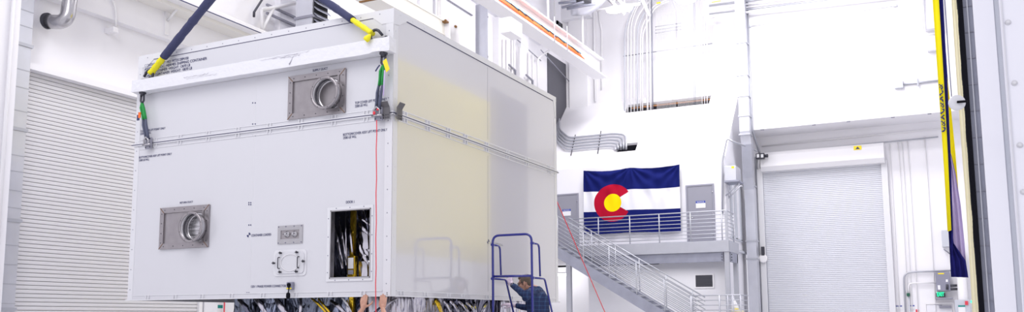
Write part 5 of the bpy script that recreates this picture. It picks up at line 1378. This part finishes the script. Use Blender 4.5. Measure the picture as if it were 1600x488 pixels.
a = ony(YB-.06, 1172, 219); b = ony(YB-.06, 1462, 205)
za_ = ony(YB-.06, 1205, 232).z
# pipes along the lower back wall above hood
for (pa, pb) in (((1190, 229), (1470, 201)), ((1200, 240), (1466, 214))):
    a, b = ony(YB-.07, *pa), ony(YB-.07, *pb); tag(G().tube([a, V((b.x, YB-.07, b.z))], .025, 7).build('level_conduit', 'galvrail' if pa[1] > 235 else 'steelwhite'), 'level conduit above the back roller door hood, %s of two' % ('lower' if pa[1] > 235 else 'upper'), 'conduit', 'conduits above the hood')
for x_ in (1201, 1279, 1331, 1398, 1453):
    yy1 = 203.5-(x_-1171)*.094
    q_ = ony(YB-.05, x_, yy1-.5+2); tag(G().box((q_.x-.06, YU+.02, zled-.03), (q_.x+.06, YU+.1, zled-.001)).build('ledge_clip', 'framegrey'), 'tiny clip under the thick ledge of back wall', 'clip', 'ledge clips')
# vertical conduits right of roller door
for i, (xt, xb_, yt) in enumerate(((1393, 1405, 225), (1405, 1419, 222), (1412, 1425, 222), (1419, 1434, 218), (1453, 1462, 212))):
    b = ony(YB-.05, xb_, 480); t = ony(YB-.05, xt, yt)
    tag(G().tube([V((b.x, YB-.05, 0)), V((b.x, YB-.05, t.z))], .018, 6).build('wall_drop', 'steelwhite'), 'slim white conduit dropping down wall right of the roller door', 'conduit', 'slim wall drops')
pts = [ony(YB-.08, 1415, 490), ony(YB-.08, 1411.5, 426), ony(YB-.08, 1488, 423)]
tag(G().tube(fillet(pts, .3), .03, 8).build('looped_conduit', 'galvrail'), 'grey conduit curving from wall floor over to the disconnect box, outer loop', 'conduit')
pts = [ony(YB-.08, 1420, 458), ony(YB-.08, 1419, 443), ony(YB-.08, 1463, 442)]
tag(G().tube(fillet(pts, .3), .025, 8).build('looped_conduit', 'steelwhite'), 'white conduit curving from green box to the disconnect box, inner loop', 'conduit')
o = wbox('green_box', 'small dark green box on wall right of the roller door', 'box', 1417, 458.5, 1421.5, 463.5, YB, .12, 'greenbox')
q_ = ony(YB-.05, 1421, 480); tag(G().tube([(q_.x, YB-.05, 0), (q_.x, YB-.05, ony(YB, 1421, 463).z)], .028, 6).build('box_drop', 'elec2'), 'grey conduit straight below the small green box', 'conduit')
for i, (xa_, ya_) in enumerate(((1398.5, 477.5), (1418, 477))):
    o = wbox('notice_sign', 'blue and white notice sign on the wall, %s of the pair' % ('left' if i == 0 else 'right'), 'sign', xa_, ya_, xa_+11, ya_+6.5, YB, .02, 'sign', 'wall notices')
    a, b = ony(YB-.02, xa_, ya_+2.2), ony(YB-.02, xa_+11, ya_)
    G().box((a.x+.005, YB-.025, a.z), (b.x-.005, YB-.0205, b.z-.004)).build('sign_header', 'signblue', o); lettering('NOTICE', .055, (a.x+.05, YB-.028, a.z+.008), o, 'sign', width=(b.x-a.x)-.1)
wbox('fire_sign', 'small red and white sign right of the notice signs', 'sign', 1431, 484, 1435.5, 489, YB, .02, 'redsign')
# disconnect box + exit sign + door 5
o = wbox('disconnect_box', 'grey electrical disconnect box above the exit sign', 'box', 1463.5, 425.5, 1483.5, 455.5, YB, .3, 'elec')
a, b = ony(YB-.3, 1465.5, 429), ony(YB-.3, 1475, 427); G().box((a.x, YB-.305, a.z), (b.x, YB-.301, b.z)).build('warning_label', 'yellowtag', o)
a, b = ony(YB-.3, 1478, 441), ony(YB-.3, 1481, 437); G().box((a.x, YB-.305, a.z), (b.x, YB-.301, b.z)).build('rating_label', 'sign', o)
a, b = ony(YB-.3, 1465.5, 453), ony(YB-.3, 1469, 446); G().box((a.x, YB-.305, a.z), (b.x, YB-.301, b.z)).build('side_label', 'sign', o)
G().tube([ony(YB-.33, 1480, 453), ony(YB-.33, 1480, 445)], .04, 8).build('lever', 'darksteel', o)
for i, y_ in enumerate((446.5, 452)):
    a, b = ony(YB-.25, 1481, y_+.3), ony(YB-.25, 1497, y_); tag(G().tube([a, b], .045, 8).build('black_conduit', 'darksteel'), 'short black conduit right of disconnect box, %s one' % ('upper' if i == 0 else 'lower'), 'conduit')
ex = thing('exit_sign', 'lit green EXIT sign above the grey-white personnel door', 'sign', ony(YB-.1, 1468, 463))
a, b = ony(YB-.2, 1463, 464.5), ony(YB-.2, 1477, 458)
G().box((a.x, YB-.2, a.z), (b.x, YB-.1, b.z), .01).build('sign_body', 'darksteel', ex)
lettering('EXIT', .20, (a.x+.03, YB-.205, a.z+.03), ex, 'exitgreen', width=(b.x-a.x)-.07, bold=.015)
a, b = ony(YB-.25, 1461, 468), ony(YB-.25, 1489, 465.5); G().box((a.x, YB-.3, a.z), (b.x, YB-.0, b.z), .01).build('shelf', 'framegrey', ex)
q_ = ony(YB, 1447, 476); q2 = ony(YB, 1488, 476)
d5 = person_door('door_5', q_.x, q2.x-.0, 0.02, ony(YB, 1466, 476).z, YB, m='wall2', sign=False, closer=True)
o = wbox('wall_speaker', 'pale wall box on a bracket half hidden by the banner', 'box', 1472.5, 361, 1484, 387, YB, .35, 'elec2')
G().tube([ony(YB-.3, 1475, 390), ony(YB-.02, 1484, 397)], .02, 6).build('bracket', 'framegrey', o)
pts = [ony(YB-.3, 1496.5, 433), ony(YB-.3, 1500, 500)]
tag(G().tube([(pts[0].x+.12, YB-.3, pts[0].z+1), (pts[0].x+.12, YB-.3, 0)], .16, 14).build('white_riser', 'steelwhite'), 'thick white vertical pipe below the navy banner hem', 'pipe')
q_ = ony(YB-.6, 1502, 478)
hr = thing('hose_station', 'grey and teal labelled cabinet right of personnel door', 'cabinet', (q_.x, YB-.6, 0))
G().box((q_.x-.2, YB-.7, 0), (q_.x+.28, YB-.5, ony(YB-.6, 1502, 469).z), .01).build('cabinet_body', 'elec2', hr); G().box((q_.x-.1, YB-.72, ony(YB-.7, 1502, 480).z), (q_.x+.12, YB-.70, ony(YB-.7, 1502, 477.5).z)).build('teal_label', 'signgreen', hr)
G().box((q_.x+.12, YB-.74, ony(YB-.7, 1502, 477).z), (q_.x+.22, YB-.70, ony(YB-.7, 1502, 471).z)).build('red_label', 'redsign', hr); G().box((q_.x-.1, YB-.715, .8), (q_.x+.12, YB-.705, ony(YB-.7, 1502, 480).z)).build('white_panel', 'sign', hr)
# hvac box + loop pipes at top right
o = wbox('wall_unit', 'white wall unit at the top right beside yellow banner', 'box', 1446, -6, 1462, 50, YU, .35, 'wall2')
tag(G().tube(fillet([ony(YU-.45, 1440, -10), ony(YU-.45, 1441, 30), ony(YU-.45, 1443, 55), ony(YU-.45, 1462, 53)], .15), .04, 8).build('unit_pipe', 'steelwhite'), 'white bent pipe looping left of the wall unit at top right', 'pipe')
wbox('wall_cabinet', 'lower white box under wall unit at top right', 'box', 1449, 68, 1464, 82, YU, .25, 'wall2')

# emergency sign station on left wall, seen under container
q_ = onx(XL+.02, 337, 482); q2 = onx(XL+.02, 347.5, 477)
struct(G().box((XL, onx(XL, 313, 480).y, 0), (XL+.12, onx(XL, 334, 480).y, 2.6)).build('wall_left_post', 'wall2'))
es = thing('emergency_sign', 'teal headed sign on left wall seen beneath the container', 'sign', (XL+.02, q_.y, q_.z-.5))
G().box((XL, q_.y, q_.z-.6), (XL+.03, q2.y, q2.z), .004).build('sign_board', 'sign', es); G().box((XL+.03, q_.y, q_.z-.0), (XL+.035, q2.y, q2.z)).build('sign_header', 'signgreen', es)
for px in (338, 350.5):
    q_ = onx(XL+.1, px, 480); tag(G().tube([(XL+.1, q_.y, 0), (XL+.1, q_.y, 2.4)], .018, 6).build('sign_pipe', 'redsign'), 'thin dark red pipe at the emergency sign under container, %s one' % ('left' if px < 340 else 'right'), 'pipe')

# ============================================================ RIGHT FOREGROUND: banner + jamb
bn_ = thing('hanging_banner', 'tall yellow and navy cloth banner hanging edge-on near the right door jamb', 'banner', (5.65, 11, 2.6))
def cloth(name, m, P, Q, zb_fn, zt_, n=60, amp=.03, fr=9., thick=.012, nz=8):
    P, Q = V(P), V(Q); d = Q-P; L = d.length; nn = V((-d.y, d.x, 0)).normalized(); g = G(); A = []
    for side in (0, 1):
        rows = []
        for i in range(n+1):
            u = i/n; off = nn*(amp*math.sin(u*fr*2*PI)+thick*side); zb2 = zb_fn(u)
            rows.append([g.b.verts.new(P+d*u+off*(1 if side else 1)+V((0, 0, zb2+(zt_-zb2)*k/nz))) for k in range(nz+1)])
        A.append(rows)
    for i in range(n):
        for k in range(nz):
            for R_ in A: g.b.faces.new((R_[i][k], R_[i+1][k], R_[i+1][k+1], R_[i][k+1])).smooth = True
    for i in range(n):
        for k in (0, nz): g.b.faces.new((A[0][i][k], A[0][i+1][k], A[1][i+1][k], A[1][i][k]))
    for i in (0, n):
        for k in range(nz): g.b.faces.new((A[0][i][k], A[0][i][k+1], A[1][i][k+1], A[1][i][k]))
    return g.build(name, m, bn_)
pA = ony(7., 1457, 0); 
cloth('yellow_panel', 'banyellow', (5.87, 7.0, 0), (5.995, 14.2, 0), lambda u: 3.30, 8.1, amp=.006, fr=3)
cloth('navy_border', 'bannavy', (6.0, 14.25, 0), (6.09, 17.0, 0), lambda u: 2.75, 8.6, amp=.006, fr=3)
# drape facing the camera (folds), widening towards hem
def drape(name, m, L, R_, Y, amp=.05, n=28, fr=3.):
    """L,R_: lists of (px,py) edges bottom to top"""
    g = G(); rows = []
    for (l, r) in zip(L, R_):
        a, b = ony(Y, *l), ony(Y, *r); rows.append([a.lerp(b, k/n)+V((0, amp*math.sin(k/n*fr*2*PI), 0)) for k in range(n+1)])
    va = [[g.b.verts.new(p) for p in row] for row in rows]; vb = [[g.b.verts.new(p+V((0, .02, 0))) for p in row] for row in rows]
    for i in range(len(rows)-1):
        for k in range(n):
            g.b.faces.new((va[i][k], va[i][k+1], va[i+1][k+1], va[i+1][k])).smooth = True; g.b.faces.new((vb[i][k], vb[i+1][k], vb[i+1][k+1], vb[i][k+1])).smooth = True
    for W_, i in ((0, 0), (0, -1)):
        for k in range(n): g.b.faces.new((va[i][k], va[i][k+1], vb[i][k+1], vb[i][k]))
    return g.build(name, m, bn_)
drape('navy_hem', 'bannavy', [(1486, 433), (1484.5, 408), (1483, 380), (1481, 350), (1479, 320)], [(1513, 434), (1509, 408), (1490, 380), (1486, 350), (1483, 320)], 6.55, amp=.02)
drape('lavender_panel', 'banlav', [(1491, 418), (1488, 380), (1485, 320), (1483, 270), (1482, 240)], [(1510, 421), (1507, 380), (1501, 320), (1493, 270), (1486, 240)], 6.66, amp=.02, fr=2.5)
drape('yellow_fold', 'banyellow', [(1494, 330), (1489, 290), (1485, 240), (1481.5, 170), (1479, 120)], [(1499, 330), (1497, 290), (1493, 240), (1486, 170), (1480, 120)], 6.8, amp=.006)
drape('yellow_face', 'banyellow', [(1480.5, 362), (1473.5, 240), (1465.5, 120), (1457, -10)], [(1486.5, 360), (1481, 240), (1474.5, 120), (1466.5, -10)], 6.40, amp=.006, fr=1.)
drape('navy_face', 'bannavy', [(1486, 400), (1486, 360), (1480.5, 240), (1474, 120), (1466, -10)], [(1489, 400), (1489, 360), (1485.5, 240), (1480, 120), (1473, -10)], 6.44, amp=.004, fr=1.)
g = G()
for k in range(8):
    y0m = 132+k*9.5; xm = 1467.2+k*.62
    g.tube([ony(6.37, xm+5.5*abs(math.sin(t*2.6+k)), y0m+8*t) for t in [j/8 for j in range(9)]], .0085, 5)
    g.tube([ony(6.365, xm+1+4.*abs(math.cos(t*3.1+k*2)), y0m+8*t) for t in [j/8 for j in range(9)]], .006, 5)
g.build('printed_marks', 'ink', bn_)
cs_ = thing('painted_reflection_strip', 'pale yellow strip painted as banner reflection, between the banner and the black rubber seal', 'strip', ony(4.0, 1524, 488))  # added strip, painted as the yellow banner's reflection in a glossy white panel
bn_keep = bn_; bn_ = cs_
drape('reflection_strip', 'creamreflect', [(1532, 690), (1520, 500), (1514, 400), (1508, 300), (1503, 240), (1494.5, 120), (1486, -10)], [(1545, 690), (1533, 500), (1527, 400), (1520, 300), (1516, 240), (1506, 120), (1496, -10)], 4.0, amp=.006, fr=2.)
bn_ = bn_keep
# white glossy sliding panel behind seal
YJ = 3.0
def JX(px, Y=YJ): return ony(Y, px, 244).x
def jb_(name, m, pa, pb, Y, dep, z1=13):
    return G().box((JX(pa, Y), Y, 0), (JX(pb, Y), Y+dep, z1), .004).build(name, m)
jm = struct(jb_('trim_5', 'galvbeam', 1520.5, 1536.5, YJ, .3)); 
g = G()
for k in range(40): g.box((JX(1521), YJ-.012, k*.32), (JX(1536), YJ-.002, k*.32+.008))
sm_ = g.build('plate_seams', 'framegrey', jm)
jb2 = G().box((JX(1527), YJ-.03, 0), (JX(1529), YJ, 13)).build('centre_rib', 'galvrail', jm)
seal = G(); xa_, xb_ = JX(1512.5), JX(1521)
nz_ = 200; 
for i in range(nz_):
    z = 12.8*i/nz_; w = .008*noise.noise(V((z*4, 0, 0))); seal.box((xa_+w, YJ-.05, z), (xb_, YJ+.25, z+12.8/nz_))
tag(seal.build('rubber_seal', 'black'), 'black rubber edge seal beside the grey galvanised jamb', 'seal')
struct(jb_('wall_jamb_panel', 'panel', 1537, 1570.5, YJ-.12, .4))
struct(jb_('trim_6', 'elec2', 1570.5, 1579, YJ-.10, .4))
struct(G().box((JX(1579.5, YJ-.2), YJ-.2, 0), (13, YJ+.3, 13)).build('wall_right', 'panel'))
struct(G().box((JX(1582, YJ-.2), YJ-.225, 0), (JX(1583.4, YJ-.2), YJ-.2, 13)).build('trim_7', 'conttrim'))
for i, (px, py) in enumerate(((1575, 35), (1585, 130), (1593.5, 227), (1599, 300))):
    q_ = ony(YJ-.2, px, py)
    tag(G().lathe(q_, (0, -1, 0), [(.034, 0), (.030, .012), (.018, .014), (.018, .03)], 12).build('wall_bolt', 'conttrim'), 'white bolt head on the near right wall', 'bolt', 'bolts on the right wall')
# reel disc
q_ = ony(2.2, 1495.5, 160.5)
rd_ = thing('cord_reel', 'white round disc with black handle hanging on a cord before the banner', 'reel', q_)
G().lathe(q_, (.25, -1, 0), [(.02, -.03), (.085, -.025), (.088, 0), (.08, .012), (.05, .014)], 32).build('disc', 'conttrim', rd_)
G().tube([q_+V((.0, -.03, 0)), q_+V((.10, -.05, -.006))], .014, 10).build('handle', 'black', rd_)
G().tube([q_+V((-.05, 0, .06)), q_+V((-.052, 0, .4)), q_+V((-.052, 0, 7))], .005, 6).build('cord', 'ink', rd_)
pass
# green button box bottom right
q_ = ony(6.2, 1525, 474)
gb = G().box((q_.x-.04, 6.1, q_.z-.07), (q_.x+.05, 6.2, q_.z+.07), .008).build('push_button_box', 'conttrim'); tag(gb, 'white push button box with green button by the black seal', 'switch')
G().tube([(q_.x, 6.15, 0), (q_.x, 6.15, q_.z-.07)], .012, 6).build('box_conduit', 'conttrim', gb)
G().lathe((q_.x-.045, 6.12, q_.z+.02), (-1, -.6, 0), [(.02, 0), (.02, .02)], 12).build('green_button', 'exitgreen', gb)

# ============================================================ LIGHTS
def area(loc, size, energy, rot=(0, 0, 0), col=(1, .985, 1), sy=None):
    l = bpy.data.lights.new('high_bay_or_fill', 'AREA'); l.energy = energy; l.size = size; l.color = col
    if sy: l.shape = 'RECTANGLE'; l.size_y = sy
    o = bpy.data.objects.new('high_bay_or_fill', l); COL.objects.link(o); o.location = loc; o.rotation_euler = rot; return o
for (x, y) in ((-5, 4), (1.5, 4), (-5, 11), (1.5, 11), (-4, 18), (2, 18), (-3.5, 22.3), (2.5, 22.3)):
    area((x, y, 14.6), 1.6, (380 if y > 20 else 430) if y > 15 else 280, (.5 if y > 20 else 0, 0, 0))
area((-3.4, 23.7, zdeck-.85), 3.2, 26, sy=.5)  # added fill under the balcony, without fixture, to brighten the lower facade
area((-8.2, 24.8, 4.0), 1.6, 22, sy=.4)  # added fill that brightens the lower left passage
area((-1, -7, 11), 6, 420, (math.radians(38), 0, 0))  # broad area source near the camera, tilted towards the container front
wd = bpy.data.worlds.new('hall_ambient'); wd.use_nodes = True; SC.world = wd
bgn = wd.node_tree.nodes['Background']; bgn.inputs[0].default_value = (.93, .92, 1, 1); bgn.inputs[1].default_value = 1.0
# ============================================================ CAMERA
cd_ = bpy.data.cameras.new('camera'); cam = bpy.data.objects.new('camera', cd_); COL.objects.link(cam)
mw = Matrix.Identity(4)
for i in range(3): mw[i][0] = CR[i]; mw[i][1] = CU[i]; mw[i][2] = -CF[i]; mw[i][3] = CAM[i]
cam.matrix_world = mw
cd_.sensor_width = 36; cd_.lens = FPX/1600*36; cd_.shift_x = (800-CX)/1600; cd_.shift_y = (CY-244)/1600
cd_.clip_start = .1; cd_.clip_end = 200
SC.camera = cam
SC.view_settings.view_transform = 'Standard'; SC.view_settings.look = 'None'; SC.view_settings.gamma = 1; SC.view_settings.use_curve_mapping = False
SC.view_settings.exposure = 0.0
SC.cycles.use_denoising = True
SC.cycles.max_bounces = 6; SC.cycles.diffuse_bounces = 4; SC.cycles.glossy_bounces = 4
